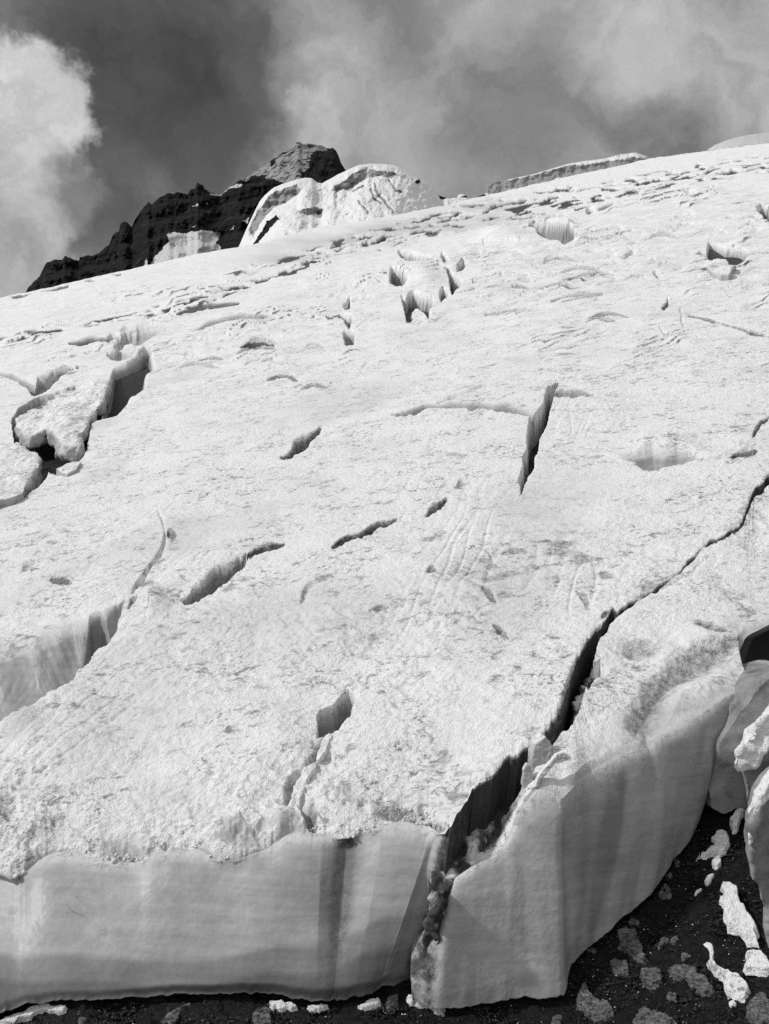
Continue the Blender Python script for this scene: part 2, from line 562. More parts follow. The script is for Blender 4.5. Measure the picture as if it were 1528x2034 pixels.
def glacier_features(fd):
    # crevasses, one crisp near lip and a shaded far wall
    # left, big soft-walled crevasse
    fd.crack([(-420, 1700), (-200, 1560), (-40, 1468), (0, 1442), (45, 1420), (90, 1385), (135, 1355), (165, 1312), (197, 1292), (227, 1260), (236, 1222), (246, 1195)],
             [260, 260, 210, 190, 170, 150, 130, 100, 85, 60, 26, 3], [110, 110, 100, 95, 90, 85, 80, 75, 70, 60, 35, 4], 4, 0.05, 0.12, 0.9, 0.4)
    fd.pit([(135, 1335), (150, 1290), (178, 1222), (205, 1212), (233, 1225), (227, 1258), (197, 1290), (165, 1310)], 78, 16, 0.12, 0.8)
    fd.crack([(244, 1200), (262, 1180), (300, 1125), (322, 1095), (330, 1060), (316, 1015)], [9, 10, 9, 8, 6, 2], [8, 9, 8, 7, 5, 1], 4, 0.1, 0.25)
    # middle-left slot
    fd.crack([(352, 1186), (380, 1201), (415, 1181), (445, 1156), (487, 1116), (492, 1104)], [4, 36, 38, 38, 15, 2], [10, 62, 62, 58, 24, 4], 3, 0.35, 0.62, 0.5, 0.4)
    fd.crack([(497, 1108), (515, 1098), (540, 1094), (563, 1084)], [4, 11, 14, 2], [4, 10, 12, 2], 4, 0.1, 0.85)
    fd.bump(290, 1200, 70, 42, 26)
    # chain of small hollows
    fd.crack([(660, 1093), (685, 1082), (720, 1068), (760, 1048), (800, 1029)], [3, 8, 12, 12, 2], [3, 8, 12, 12, 2], 4, 0.1, 0.85)
    fd.crack([(846, 1034), (868, 1022), (890, 994)], [6, 24, 3], [6, 24, 3], 3, 0.2, 0.75)
    fd.crack([(562, 908), (583, 903), (605, 886), (637, 848)], [5, 16, 30, 3], [5, 14, 26, 3], 4, 0.15, 0.75)
    fd.crack([(870, 800), (900, 792), (940, 778), (975, 770)], [3, 7, 6, 2], [3, 6, 6, 2], 4, 0.1, 0.3)
    # T-shaped crevasse
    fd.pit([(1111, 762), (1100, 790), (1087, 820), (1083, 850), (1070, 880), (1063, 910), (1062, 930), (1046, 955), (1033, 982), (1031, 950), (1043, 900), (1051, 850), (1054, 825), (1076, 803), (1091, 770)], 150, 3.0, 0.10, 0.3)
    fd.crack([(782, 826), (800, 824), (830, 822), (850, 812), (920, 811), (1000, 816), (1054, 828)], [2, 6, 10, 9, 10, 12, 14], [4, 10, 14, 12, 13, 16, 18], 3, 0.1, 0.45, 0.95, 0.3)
    fd.crack([(1096, 788), (1110, 786), (1142, 781), (1178, 783)], [3, 9, 10, 2], [5, 14, 14, 2], 3, 0.1, 0.4, 0.9, 0.3)
    # curved hollow under a swell on the right
    fd.pit([(1215, 912), (1239, 916), (1264, 925), (1279, 937), (1309, 937), (1344, 927), (1394, 918), (1420, 911), (1385, 898), (1345, 886), (1295, 886), (1250, 901)], 40, 22, 0.25, 0.95, 0.4)
    fd.crack([(1394, 918), (1420, 912), (1445, 908)], [6, 6, 2], [6, 6, 2], 3, 0.1, 0.3)
    fd.bump(1320, 890, 95, 34, 14)
    fd.crack([(1452, 917), (1478, 910), (1505, 900)], [3, 14, 3], [3, 12, 3], 4, 0.1, 0.7)
    fd.crack([(1497, 870), (1510, 850), (1522, 838), (1560, 800)], [5, 8, 8, 3], [6, 9, 9, 3], 3, 0.1, 0.7)
    # pit in the lower middle with the snow-choked runnel below it
    fd.pit([(626, 1408), (640, 1394), (664, 1384), (676, 1366), (692, 1354), (706, 1364), (706, 1392), (694, 1416), (672, 1436), (650, 1448), (634, 1458)], 100, 7, 0.05, 0.8)
    fd.crack([(570, 1575), (592, 1540), (622, 1512), (640, 1470), (652, 1448)], [12, 26, 20, 14, 4], [10, 18, 16, 14, 6], 6, 0.1, 0.45, 0.3)
    fd.crack([(585, 1560), (612, 1600), (622, 1652)][::-1], [10, 12, 4], [10, 14, 6], 12, 0.1, 0.1)
    # upper left: chaotic crevasse
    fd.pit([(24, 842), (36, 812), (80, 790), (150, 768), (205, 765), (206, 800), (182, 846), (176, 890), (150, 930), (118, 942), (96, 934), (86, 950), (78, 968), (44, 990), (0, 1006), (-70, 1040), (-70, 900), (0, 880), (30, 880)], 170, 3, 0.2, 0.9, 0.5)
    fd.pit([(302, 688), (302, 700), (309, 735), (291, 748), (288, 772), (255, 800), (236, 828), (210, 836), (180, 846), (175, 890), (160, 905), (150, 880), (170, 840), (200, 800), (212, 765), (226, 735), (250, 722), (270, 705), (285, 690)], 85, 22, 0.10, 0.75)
    fd.crack([(236, 694), (262, 680), (275, 692), (300, 668), (332, 655)], [10, 34, 44, 30, 3], [8, 40, 52, 24, 3], 3, 0.1, 0.0, 0.6)
    fd.crack([(140, 687), (165, 688), (190, 681), (216, 681)], [5, 12, 13, 8], [6, 14, 15, 12], 3, 0.3, 0.85)
    fd.crack([(214, 684), (226, 676), (240, 680)], [4, 20, 4], [4, 24, 6], 3, 0.3, 0.5)
    fd.crack([(216, 708), (232, 716), (252, 712), (268, 700)], [6, 30, 26, 8], [6, 28, 26, 8], 4, 0.1, 0.12, 0.5)
    fd.crack([(0, 748), (28, 752), (52, 766), (66, 786), (86, 778), (110, 762), (132, 738), (148, 735)], [8, 7, 9, 30, 32, 26, 10, 3], [10, 8, 10, 26, 30, 24, 8, 3], 3, 0.2, 0.55)
    fd.band([(80, 765), (115, 745), (148, 733)], 14, 0.7, 2.0, 0.1)
    fd.crack([(-200, 720), (-60, 744), (0, 748)], [6, 8, 8], [8, 9, 10], 3, 0.2, 0.6)
    # middle pair of slots
    fd.pit([(681, 604), (690, 600), (697, 586), (700, 602), (697, 614), (690, 620), (684, 616)], 40, 2, 0.25)
    fd.pit([(671, 627), (685, 625), (700, 626), (703, 634), (692, 655), (686, 648)], 50, 2, 0.25)
    fd.pit([(683, 660), (700, 656), (708, 662), (704, 684), (690, 688), (683, 686)], 32, 4, 0.0, 0.7)
    # group of holes round a snow bridge
    fd.pit([(790, 499), (797, 497), (818, 496), (826, 502), (850, 506), (856, 512), (846, 525), (828, 525), (808, 519), (797, 512)], 34, 3, 0.15, 0.4)
    fd.pit([(777, 528), (782, 534), (797, 536), (804, 544), (812, 560), (800, 571), (788, 572), (772, 565), (773, 555)], 48, 4, 0.0, 0.5)
    fd.pit([(794, 586), (806, 596), (812, 584), (822, 581), (836, 587), (850, 588), (862, 595), (861, 610), (853, 618), (856, 630), (850, 640), (836, 646), (806, 644), (803, 625), (802, 612)], 80, 3, 0.15, 0.5)
    fd.pit([(884, 530), (892, 534), (904, 548), (912, 550), (918, 560), (913, 576), (906, 580), (898, 590), (893, 582), (893, 566), (890, 550)], 75, 2.5, 0.3)
    fd.pit([(873, 580), (878, 571), (884, 574), (894, 590), (877, 606), (872, 596)], 36, 3, 0.0, 0.7)
    fd.pit([(876, 502), (884, 503), (890, 512), (893, 524), (883, 526), (876, 516)], 30, 2.5, 0.3)
    fd.pit([(908, 528), (922, 512), (932, 524), (922, 538), (908, 546)], 22, 3, 0.15, 0.5)
    fd.bump(836, 552, 60, 36, 14)
    # holes up on the right
    fd.pit([(1048, 446), (1060, 441), (1082, 438), (1130, 437), (1137, 450), (1145, 462), (1141, 478), (1122, 487), (1104, 478), (1074, 472), (1062, 458)], 62, 7, 0.0, 0.9)
    fd.bump(1000, 470, 80, 30, 12)
    fd.pit([(1164, 414), (1172, 410), (1182, 413), (1180, 422), (1170, 428), (1164, 426)], 22, 2.5, 0.2, 0.5)
    fd.crack([(1190, 418), (1205, 414), (1218, 408)], [3, 6, 2], [3, 5, 2], 3, 0.1, 0.6)
    fd.pit([(1380, 500), (1390, 493), (1402, 492), (1406, 476), (1420, 480), (1440, 486), (1470, 484), (1484, 486), (1488, 498), (1478, 518), (1466, 528), (1452, 524), (1440, 512), (1416, 514), (1398, 504)], 52, 4, 0.5, 0.6)
    fd.pit([(1224, 508), (1240, 501), (1256, 492), (1270, 490), (1258, 503), (1240, 512)], 20, 5, 0.12, 0.5)
    fd.pit([(1296, 538), (1305, 535), (1314, 538), (1310, 550), (1303, 553)], 18, 4, 0.0, 0.6)
    fd.pit([(1500, 412), (1512, 404), (1524, 408), (1550, 420), (1550, 440), (1520, 436)], 36, 4, 0.45, 0.4)
    fd.pit([(1354, 384), (1368, 377), (1384, 379), (1382, 388), (1366, 391)], 14, 3, 0.2, 0.5)
    fd.crack([(1318, 612), (1330, 602), (1328, 590)], [4, 7, 3], [4, 8, 3], 3, 0.1, 0.7)
    fd.crack([(1310, 648), (1318, 662), (1330, 668)], [2, 4, 2], [2, 5, 2], 3, 0.1, 0.5)
    fd.crack([(1352, 612), (1358, 640), (1360, 660)], [2, 3, 1], [2, 3, 1], 3, 0.1, 0.3)
    fd.crack([(1370, 629), (1400, 631), (1430, 642), (1460, 650), (1490, 657), (1530, 670), (1600, 690)], 4, [3, 5, 6, 5, 5, 6, 4], 3, 0.1, 0.65)
    # ledges across the middle of the slope
    L = fd.crack
    fd.band([(560, 520), (700, 480), (820, 455), (960, 430), (1080, 405), (1200, 385), (1330, 360), (1528, 330)], [14, 24, 30, 30, 26, 22, 18, 16], 0.9, 3, 0.12)
    L([(964, 622), (990, 621), (1015, 617), (1045, 613)], [3, 6, 8, 3], [2, 4, 5, 2], 3, 0.0, 0.45)
    L([(1095, 600), (1120, 592), (1160, 586), (1196, 583)], [3, 9, 10, 3], [2, 7, 8, 2], 3, 0.0, 0.5)
    L([(355, 628), (385, 620), (420, 612), (474, 605)], [4, 9, 10, 3], [4, 9, 9, 3], 3, 0.1, 0.75)
    L([(380, 662), (420, 648), (455, 634), (500, 632), (542, 629)], [3, 8, 8, 8, 2], [3, 8, 8, 7, 2], 3, 0.1, 0.55)
    for x0, y0, w, dd in ((478, 692, 66, 8), (470, 702, 80, 5), (490, 684, 60, 4), (395, 716, 50, 5), (605, 690, 40, 4), (600, 698, 50, 3), (533, 757, 58, 6), (350, 734, 90, 4), (520, 722, 30, 4), (600, 772, 50, 5),
                          (1165, 640, 60, 4), (1170, 632, 80, 5), (1020, 560, 40, 4), (1130, 555, 90, 4), (1080, 572, 60, 4), (1100, 548, 120, 4), (1190, 480, 80, 3), (1080, 520, 70, 4), (980, 508, 60, 3), (1010, 575, 40, 5), (1240, 555, 50, 3), (1290, 470, 60, 4), (1380, 460, 60, 3)):
        L([(x0, y0), (x0 + w * .35, y0 - w * .13), (x0 + w * .7, y0 - w * .12), (x0 + w, y0 - w * .02)], [2, 6, 7, 2], [1, dd, dd, 1], 3, 0.0, 0.11 * dd)
    # dirty layers melting out near the brow
    fd.band([(-300, 740), (-100, 700), (0, 676), (60, 662), (132, 655)], [14, 14, 12, 10, 4], 0.9, 4, 0.05)
    fd.band([(160, 652), (220, 632), (300, 620), (345, 610), (430, 590), (530, 552)], [6, 14, 16, 12, 12, 5], 0.9, 4, 0.1)
    fd.band([(500, 562), (560, 545), (600, 535), (640, 506), (720, 476), (800, 452), (900, 425), (990, 402), (1060, 388)], [6, 9, 10, 14, 20, 22, 22, 18, 6], 0.9, 4, 0.1)
    fd.band([(720, 500), (780, 486), (820, 478)], [8, 9, 3], 0.8, 4, 0.1)
    fd.band([(650, 500), (720, 488), (830, 470), (930, 440), (1040, 430), (1110, 420)], [14, 20, 22, 22, 16, 8], 0.6, 3, 0.3)
    fd.band([(880, 420), (980, 402), (1100, 384), (1180, 376), (1290, 352), (1400, 328), (1528, 312), (1700, 285)], [8, 16, 18, 16, 12, 10, 10, 10], 0.8, 4, 0.18)
    fd.band([(1060, 440), (1110, 428), (1200, 395), (1250, 372), (1330, 348), (1360, 343)], [4, 6, 8, 9, 9, 3], 0.9, 4, 0.02)
    fd.band([(1370, 350), (1450, 340), (1528, 336)], [6, 10, 10], 0.7, 4, 0.1)
    fd.band([(0, 596), (60, 584), (130, 570), (240, 545)], [6, 8, 6, 4], 0.7, 3, 0.1)
    fd.band([(960, 510), (1100, 500), (1260, 460), (1400, 440), (1528, 440)], [30, 40, 40, 40, 40], 0.30, 3, 0.35)
    fd.band([(960, 580), (1150, 540), (1300, 520), (1528, 560)], [40, 50, 40, 40], 0.30, 3, 0.35)
    fd.band([(350, 700), (520, 660), (640, 600), (760, 570)], [30, 40, 40, 30], 0.32, 3, 0.32)
    fd.band([(0, 620), (200, 590), (420, 540), (600, 500)], [20, 25, 20, 20], 0.10, 1, 0.3)
    # dirty lines and scuffs lower down
    fd.crack([(600, 1200), (612, 1170), (640, 1160), (680, 1135)], [6, 8, 6, 3], [4, 5, 4, 2], 5, 0.1, 0.35)
    for x0, y0, x1, y1, a in ((955, 1178, 985, 1200, .6), (980, 1245, 1006, 1262, .6), (1145, 1175, 1166, 1205, .5), (848, 1140, 870, 1146, .6), (100, 1150, 138, 1158, .65), (70, 1112, 44, 1132, .4), (960, 1090, 980, 1110, .4),
                              (1195, 1225, 1222, 1218, .6), (1390, 1240, 1440, 1270, .6), (1430, 1175, 1470, 1200, .4), (1360, 1210, 1340, 1190, .4), (735, 1215, 770, 1212, .5), (905, 968, 930, 962, .45), (240, 660, 270, 655, .3), (330, 1065, 345, 1068, .6), (255, 1205, 270, 1185, .55), (780, 1390, 800, 1400, .3), (965, 1360, 995, 1375, .4), (975, 1300, 1000, 1310, .35)):
        fd.crack([(x0, y0), ((x0 + x1) / 2, (y0 + y1) / 2 - 3), (x1, y1)] if x1 > x0 else [(x1, y1), ((x0 + x1) / 2, (y0 + y1) / 2 - 3), (x0, y0)], [4, 13, 4], [2, 7, 2], 6, 0.0, a)
    # bare wet ice hollows behind the rim of the front
    for x0, y0, rx, ry, h, i_, d_ in ((250, 1672, 70, 42, -22, .85, .18), (480, 1655, 75, 46, -20, .95, .08), (130, 1640, 50, 50, -10, .5, .1), (420, 1600, 60, 40, -12, .5, .1), (565, 1630, 50, 60, 14, .8, 0), (860, 1560, 70, 40, -10, .4, .12),
                                     (790, 1590, 70, 34, -14, .35, .5), (850, 1625, 60, 30, -16, .2, .55), (880, 1480, 60, 40, -10, .35, .05), (15, 1600, 22, 70, -10, .2, .4), (700, 1560, 60, 40, -10, .2, .3), (620, 1610, 22, 60, -18, .1, .45), (930, 1560, 60, 30, -6, .1, .3),
                                     (40, 1440, 60, 60, 6, .6, .0), (640, 1500, 60, 60, -10, .1, .2), (60, 1560, 60, 40, -8, .4, .1), (330, 1560, 90, 40, -8, .35, .08)):
        fd.bump(x0, y0, rx, ry, h, i_, d_)


def slope_relief(P, cell, gain=1.0):
    """melt relief of the snow surface in metres, finest sizes only where the sheet is fine enough"""
    x, y = P[:, 0], P[:, 1]
    h = 0.35 * ss(y, 22, 70) * pn(x / 26, y / 30, 1.5) + 0.10 * pn(x / 5.5, y / 7.0, 4.2) + 0.05 * ss(y, 14, 40) * pn(x / 9, y / 4.0, 7.7)
    # meltwater runnels down the slope
    al, ac = (0.35 * x + y), (x - 0.35 * y)
    run = pn(ac / 0.42 + 0.6 * pn(al / 2.0, ac / 1.2, 3.0), al / 3.2, 15.0)
    h = h - (0.022 if np.ndim(gain) else 0.006) * (1 - ss(np.abs(run), 0.0, 0.22)) * ss(fbm(x / 3.5, y / 3.5, 25.0, 2), 0.05, 0.6) * (1 - ss(y, 18, 40))
    rough = ss(fbm(x / 2.8, y / 2.8, 6.6, 3), -0.5, 0.6)
    dirt = np.zeros(len(x))
    patch = ss(fbm(x / 1.7, y / 2.1, 12.5, 3), -0.1, 0.8)
    for lam, amp in ((1.9, 0.075), (0.85, 0.055), (0.40, 0.036), (0.19, 0.026), (0.095, 0.015), (0.05, 0.007)):
        w = np.clip((lam / cell - 1.6) / 2.0, 0, 1)
        k = np.nonzero(w > 0)[0]
        if not len(k):
            continue
        n = pn(x[k] / (lam * 1.25) + 0.4 * y[k] / lam, y[k] / lam, lam * 31)
        if lam < 0.5:
            n2 = 1 - 2.2 * np.abs(n)
            n = np.where(lam < 0.3, 0.55 * n2 + 0.45 * n, n)
        gk = gain[k] if np.ndim(gain) else gain
        h[k] += amp * w[k] * n * gk * (0.35 + 0.9 * rough[k] if lam < 0.5 else 1.0)
        if 0.05 < lam < 0.5:
            dirt[k] += w[k] * np.clip(-n, 0, 1) * (0.16 + 0.9 * patch[k] * rough[k])
    return h, np.clip(1.9 * (dirt - 0.08), 0, 0.48)


CREST = [(-500, 690), (-300, 650), (-100, 610), (0, 592), (100, 571), (200, 548), (300, 526), (400, 503), (500, 485), (560, 470), (640, 451), (720, 437), (800, 424), (880, 409), (960, 390), (1050, 370), (1150, 346), (1300, 313), (1400, 300), (1528, 283), (1700, 262), (2000, 215)]
EDGE = [(-500, 1640), (-200, 1690), (-60, 1720), (0, 1738), (20, 1744), (36, 1742), (52, 1730), (70, 1714), (95, 1699), (130, 1689), (165, 1702), (210, 1710), (280, 1709), (310, 1691), (350, 1682), (390, 1686), (425, 1706), (465, 1710), (505, 1696), (545, 1676), (575, 1657), (615, 1655), (650, 1660), (668, 1666), (690, 1664), (712, 1656), (764, 1634), (809, 1625), (854, 1633), (874, 1655), (884, 1655), (894, 1640), (914, 1606), (939, 1568), (989, 1536), (1009, 1515), (1054, 1486), (1092, 1457), (1114, 1418), (1130, 1370), (1145, 1322), (1163, 1285), (1184, 1255), (1214, 1225), (1284, 1187), (1314, 1166), (1346, 1145), (1379, 1110), (1404, 1081), (1469, 1052), (1484, 1010), (1499, 972), (1528, 950), (1600, 905), (1700, 830), (2000, 640)]
BASE = [(-500, 2060, -500), (-200, 2040, -200), (-60, 2034, -60), (0, 2019, 0), (45, 1999, 45), (120, 1991, 120), (170, 1996, 170), (250, 1989, 250), (350, 1981, 350), (425, 1984, 425), (480, 1976, 480), (550, 1979, 545), (595, 1994, 590), (650, 1999, 635), (700, 1996, 668), (764, 1990, 700), (809, 1985, 728), (854, 1978, 748), (874, 1965, 762), (884, 1950, 768)]

# ------------------------------------------------------------------ build the main ice sheet
RIM = []


def build_glacier():
    xs = np.concatenate([np.arange(-420, -30, 8.0), np.arange(-30, 1096, 2.0), np.arange(1096, 1170, 0.5), np.arange(1170, 1560, 2.0), np.arange(1560, 1900, 8.0)])
    nc = len(xs)
    wx = xs + 0.0
    yc = tab(CREST, xs) + 1.2 * pn(xs / 40.0, 3.0) + 0.6 * pn(xs / 11.0, 8.0)
    ye = tab(EDGE, xs)
    jag = np.where(xs > 890, 1.7, 0.55)
    ye0 = ye.copy()
    ye = ye + jag * (6 * pn(xs / 30.0, 1.0) + 4 * pn(xs / 11.0, 2.0) + 2 * pn(xs / 5.0, 5.0))
    NR = 600
    t = np.linspace(0, 1, NR) ** 1.02
    PX = np.repeat(xs[None], NR, 0)
    PY = yc[None] + (ye0 - yc)[None] * t[:, None] + (ye - ye0)[None] * (t[:, None] ** 14)     # the lip's raggedness stays at the lip
    # round the brow of the front: the slope dips towards its edge
    toedge = ye[None] - PY
    front = 1 - ss(xs, 850, 905)
    off = -(0.02 + 0.26 * front[None]) * (1 - np.clip(toedge / (26 + 90 * front[None]), 0, 1)) ** 1.7
    P = on_slope(PX, PY, off)
    flat = P.reshape(-1, 3)
    mpp = P[..., 1] / F
    q = np.maximum(PY - vline(PX), 20)
    k = np.clip(q / 420, 0.22, 1.2).ravel()
    fx, fy = PX.ravel(), PY.ravel()
    wxx = k * (4.5 * pn(fx / 34, fy / 34, 0.7) + 1.8 * pn(fx / 12, fy / 12, 5.5) + 0.9 * pn(fx / 5, fy / 5, 2.5))
    wyy = k * (4.5 * pn(fx / 34, fy / 34, 20.7) + 2.2 * pn(fx / 12, fy / 12, 25.5) + 1.3 * pn(fx / 5, fy / 5, 22.5))
    fd = Field(fx + wxx, fy + wyy, mpp, fx + k * 5 * pn(fx / 45, fy / 45, 0.7), fy + k * 5 * pn(fx / 45, fy / 45, 20.7))
    glacier_features(fd)
    cell = np.sqrt(2 * mpp * (2 * mpp * P[..., 1] / np.maximum(q * P[..., 1] / F, 1e-3) / (F / 1761))).ravel()
    cell = np.sqrt((2 * mpp.ravel()) * (2 * P[..., 1].ravel() / q.ravel()))
    # small melt-out terraces, lips facing down the slope
    qq = (fy - vline(fx))
    ph = qq / 10.0 + 1.6 * pn(fx / 110, qq / 45, 31.0) + 0.7 * pn(fx / 34, qq / 16, 32.0)
    saw = ph - np.floor(ph)
    lip = saw * (1 - ss(saw, 0.88, 1.0))
    tm = ss(pn(fx / 150, qq / 48, 41.0) + 0.5 * pn(fx / 50, qq / 20, 42.0), -0.1, 0.45) * (1 - ss(fy, 640, 860)) * ss(qq, 60, 110)
    fd.h += 5.0 * lip * tm * mpp.ravel()
    fd.dirt = np.maximum(fd.dirt, 0.75 * tm * ss(saw, 0.84, 0.9) * (1 - ss(saw, 0.97, 1.0)))
    h, d = slope_relief(flat, cell, 0.7 + 1.5 * ss(fy, 1000, 1650))
    fade = (1 - 0.8 * (1 - np.clip(toedge / 20, 0, 1)) ** 2).ravel()
    dz = h * fade + fd.h * np.where(toedge.ravel() < 6, 0.2, 1.0)
    Q = flat.copy()
    Q[:, 2] += dz
    # snow is cleaner in the far field, a touch greyer near the brow
    dirt = np.maximum(fd.dirt, d * (0.35 + 0.65 * ss(fy, 560, 1000)))
    grey = 0.16 * (1 - ss((q - 110) / 60, -1, 1)).ravel() * (0.6 + 0.6 * fbm(fx / 160, fy / 40, 3.0, 3))
    dirt = np.maximum(dirt, np.clip(grey, 0, 0.25))
    ice = np.maximum(fd.ice, 0.9 * (1 - ss(toedge.ravel(), 0, 16)) * np.repeat(front[None], NR, 0).ravel())
    ice = np.maximum(ice, 0.95 * ss(-fd.h / mpp.ravel(), 5, 15))
    broad = ss(fbm(flat[:, 0] / 5.0, flat[:, 1] / 6.0, 5.0, 4), 0.05, 0.7)
    ice = np.maximum(ice, 0.42 * broad * (0.5 + 0.5 * ss(fy, 600, 1000)))
    zone = (1 - ss(np.abs(q.ravel() - 82), 10, 46)) * ss(fx, 380, 620) * (1 - ss(fx, 950, 1150))
    ice = np.maximum(ice, zone * np.clip(0.45 + 0.5 * fbm(fx / 120, fy / 22, 3.0, 3), 0, 0.7))
    rim = (1 - ss(toedge.ravel(), 0, 14)) * np.repeat(ss(xs, 880, 920)[None], NR, 0).ravel()
    rim2 = (1 - ss(toedge.ravel(), 2, 30)) * np.repeat(ss(xs, 880, 920)[None], NR, 0).ravel()
    dirt = np.maximum(dirt, np.maximum(0.75 * rim, 0.5 * rim2 * ss(fbm(fx / 40, fy / 40, 6.0, 3), -0.3, 0.5)))
    Q = Q.reshape(NR, nc, 3)
    dirt = dirt.reshape(NR, nc); ice = ice.reshape(NR, nc)
    # ---- face: from the edge down to the bed, then tucked back under
    E = Q[-1]
    b = np.array(BASE)
    bpx, bpy = np.interp(xs, b[:, 0], b[:, 2]), np.interp(xs, b[:, 0], b[:, 1])
    bjag = 5 * pn(xs / 34.0, 7.0) + 2.5 * pn(xs / 12.0, 9.0)
    Bf = on_ground(bpx, bpy, 0.14)
    drop = tab([(880, 2.0), (930, 1.8), (1050, 1.35), (1150, 1.0), (1220, 0.55), (1300, 0.5), (1400, 0.45), (1480, 1.2), (1528, 1.5), (1900, 2.0)], xs)
    Bc = E + np.stack([-0.10 * drop, 0.16 * drop, -drop], -1)
    f3 = (1 - ss(xs, 872, 896))[:, None]
    B = Bf * f3 + Bc * (1 - f3)
    NF = 190
    tf = np.linspace(0, 1, NF + 1)[1:]
    bulge = tab([(-500, .06), (0, .08), (640, .08), (664, .02), (690, -.05), (716, .0), (764, .07), (860, .10), (890, .02), (2000, .0)], xs)
    bulge = bulge + 0.05 * pn(xs / 150.0, 11.0) 
    kr = np.hanning(181); kr /= kr.sum()
    Es = E.copy()
    Es[:, 1] = np.convolve(np.pad(E[:, 1], 90, mode='edge'), kr, 'valid')
    kz = np.hanning(31); kz /= kz.sum()
    Es[:, 2] = np.convolve(np.pad(E[:, 2], 15, mode='edge'), kz, 'valid')
    Bf[:, 1] = np.convolve(np.pad(Bf[:, 1], 90, mode='edge'), kr, 'valid')
    B = Bf * f3 + Bc * (1 - f3)
    RIM.append(E.copy())
    rows = []
    for s in tf:
        p = (Es + (E - Es) * (math.exp(-s * 20) * f3 + 1 - f3)) * (1 - s) + B * s
        p = p.copy()
        p[:, 1] -= bulge * (math.sin(math.pi * min(1, s ** 0.55)) + 0.25 * s * (1 - s))
        p[:, 1] += 0.08 * ss(np.full(nc, s), 0.9, 1.0) * f3[:, 0]
        p[:, 2] -= bjag * 0.006 * float(ss(s, 0.86, 1.0)) * f3[:, 0]
        rows.append(p)
    Fc = np.array(rows)
    nf_ = grid_normals(np.concatenate([E[None], Fc]))[1:]
    sgn = np.sign(-nf_[..., 1:2] + 1e-6)
    nf_ = nf_ * sgn
    X, Z, Yv = Fc[..., 0], Fc[..., 2], Fc[..., 1]
    lump = 0.035 * fbm(X / 1.3, Z / 1.0, Yv / 0.9, 2, 0.4) + 0.0018 * pn(X / 0.11, Z / 0.09, Yv / 0.1) + 0.0012 * pn(X / 0.05, Z / 0.05, Yv / 0.05)
    Fc = Fc + nf_ * (lump * np.minimum(1, np.minimum(tf, 1 - tf) * 8)[:, None])[..., None]
    tuck = []
    for i in range(1, 9):
        p = Fc[-1].copy()
        p[:, 1] += 0.09 * i * f3[:, 0]
        p[:, 2] += 0.012 * i * i * f3[:, 0] * 0.3 - 0.25 * i * (1 - f3[:, 0])
        tuck.append(p)
    allP = np.concatenate([Q, Fc, np.array(tuck)])
    fi = np.ones((NF + 8, nc)) * (0.6 + 0.4 * ss(np.concatenate([tf, np.ones(8)]), 0.0, 0.10))[:, None]
    ff = np.concatenate([tf, np.ones(8)])[:, None]
    xr = xs[None]
    strip = (ss(xr, 646, 676) * (1 - ss(xr, 700, 734)))
    strip2 = ss(xr, 30, 42) * (1 - ss(xr, 50, 64))
    yb = 0.76 + 0.05 * np.sin((xr + 60) / 150.0) + 0.03 * np.sin(xr / 47.0)
    yb = 0.62 + 0.10 * np.sin((xr - 60) / 190.0) + 0.02 * np.sin(xr / 47.0)
    lowband = ss(ff, yb - 0.02, yb + 0.05) * 0.50 + ss(ff, yb + 0.16, yb + 0.22) * 0.26
    fb = fbm(xr / 60.0 + 0 * ff, ff * 6 + 0 * xr, 7.0, 4)
    fdirt_or_shade = (0.40 * strip + 0.42 * ss(fb, 0.0, 0.6) * (1 - ss(ff, 0.02, 0.12)) + 0.40 * ss(fb, -0.3, 0.5) * ss(ff, 0.86, 0.97)) * front[None]
    fdark = (0.10 + np.maximum(np.maximum(lowband, 0.52 * strip * ss(ff, 0.0, 0.08)), 0.0 * strip2)) * front[None]
    wall = ss(xs, 874, 890)[None] * (0.85 + 0.1 * np.sin(xr / 37.0))  # dirty crevasse wall, blackened further to paint the shade of the deep gap
    fdirt_or_shade = fdirt_or_shade + wall
    old = np.concatenate([fd.old.reshape(NR, nc), fdark + 0 * fi])
    dirt = np.concatenate([dirt, fdirt_or_shade + 0 * fi])  # dirt also carries the painted shade of the crevasse wall
    ice = np.concatenate([ice, fi])
    # ---- behind the brow the sheet bends over and runs on down the far side
    back = []
    c = allP[0]
    for i in range(1, 9):
        p = c.copy()
        p[:, 1] += 8.0 * i
        p[:, 2] += 8.0 * i * PB - 0.35 * i * i - 1.2 * i
        back.append(p)
    allP = np.concatenate([np.array(back[::-1]), allP])
    z8 = np.zeros((8, nc))
    dirt = np.concatenate([z8, dirt]); ice = np.concatenate([z8, ice]); old = np.concatenate([z8, old])
    nr = allP.shape[0]
    o = link_mesh('glacier', allP.reshape(-1, 3), grid_faces(nr, nc, True), ICE, {'dirt': dirt, 'ice': ice, 'old': old})
    tag(o, 'crevassed white glacier slope rising to the skyline with a sheer grey ice front', 'glacier', kind='structure')


build_glacier()

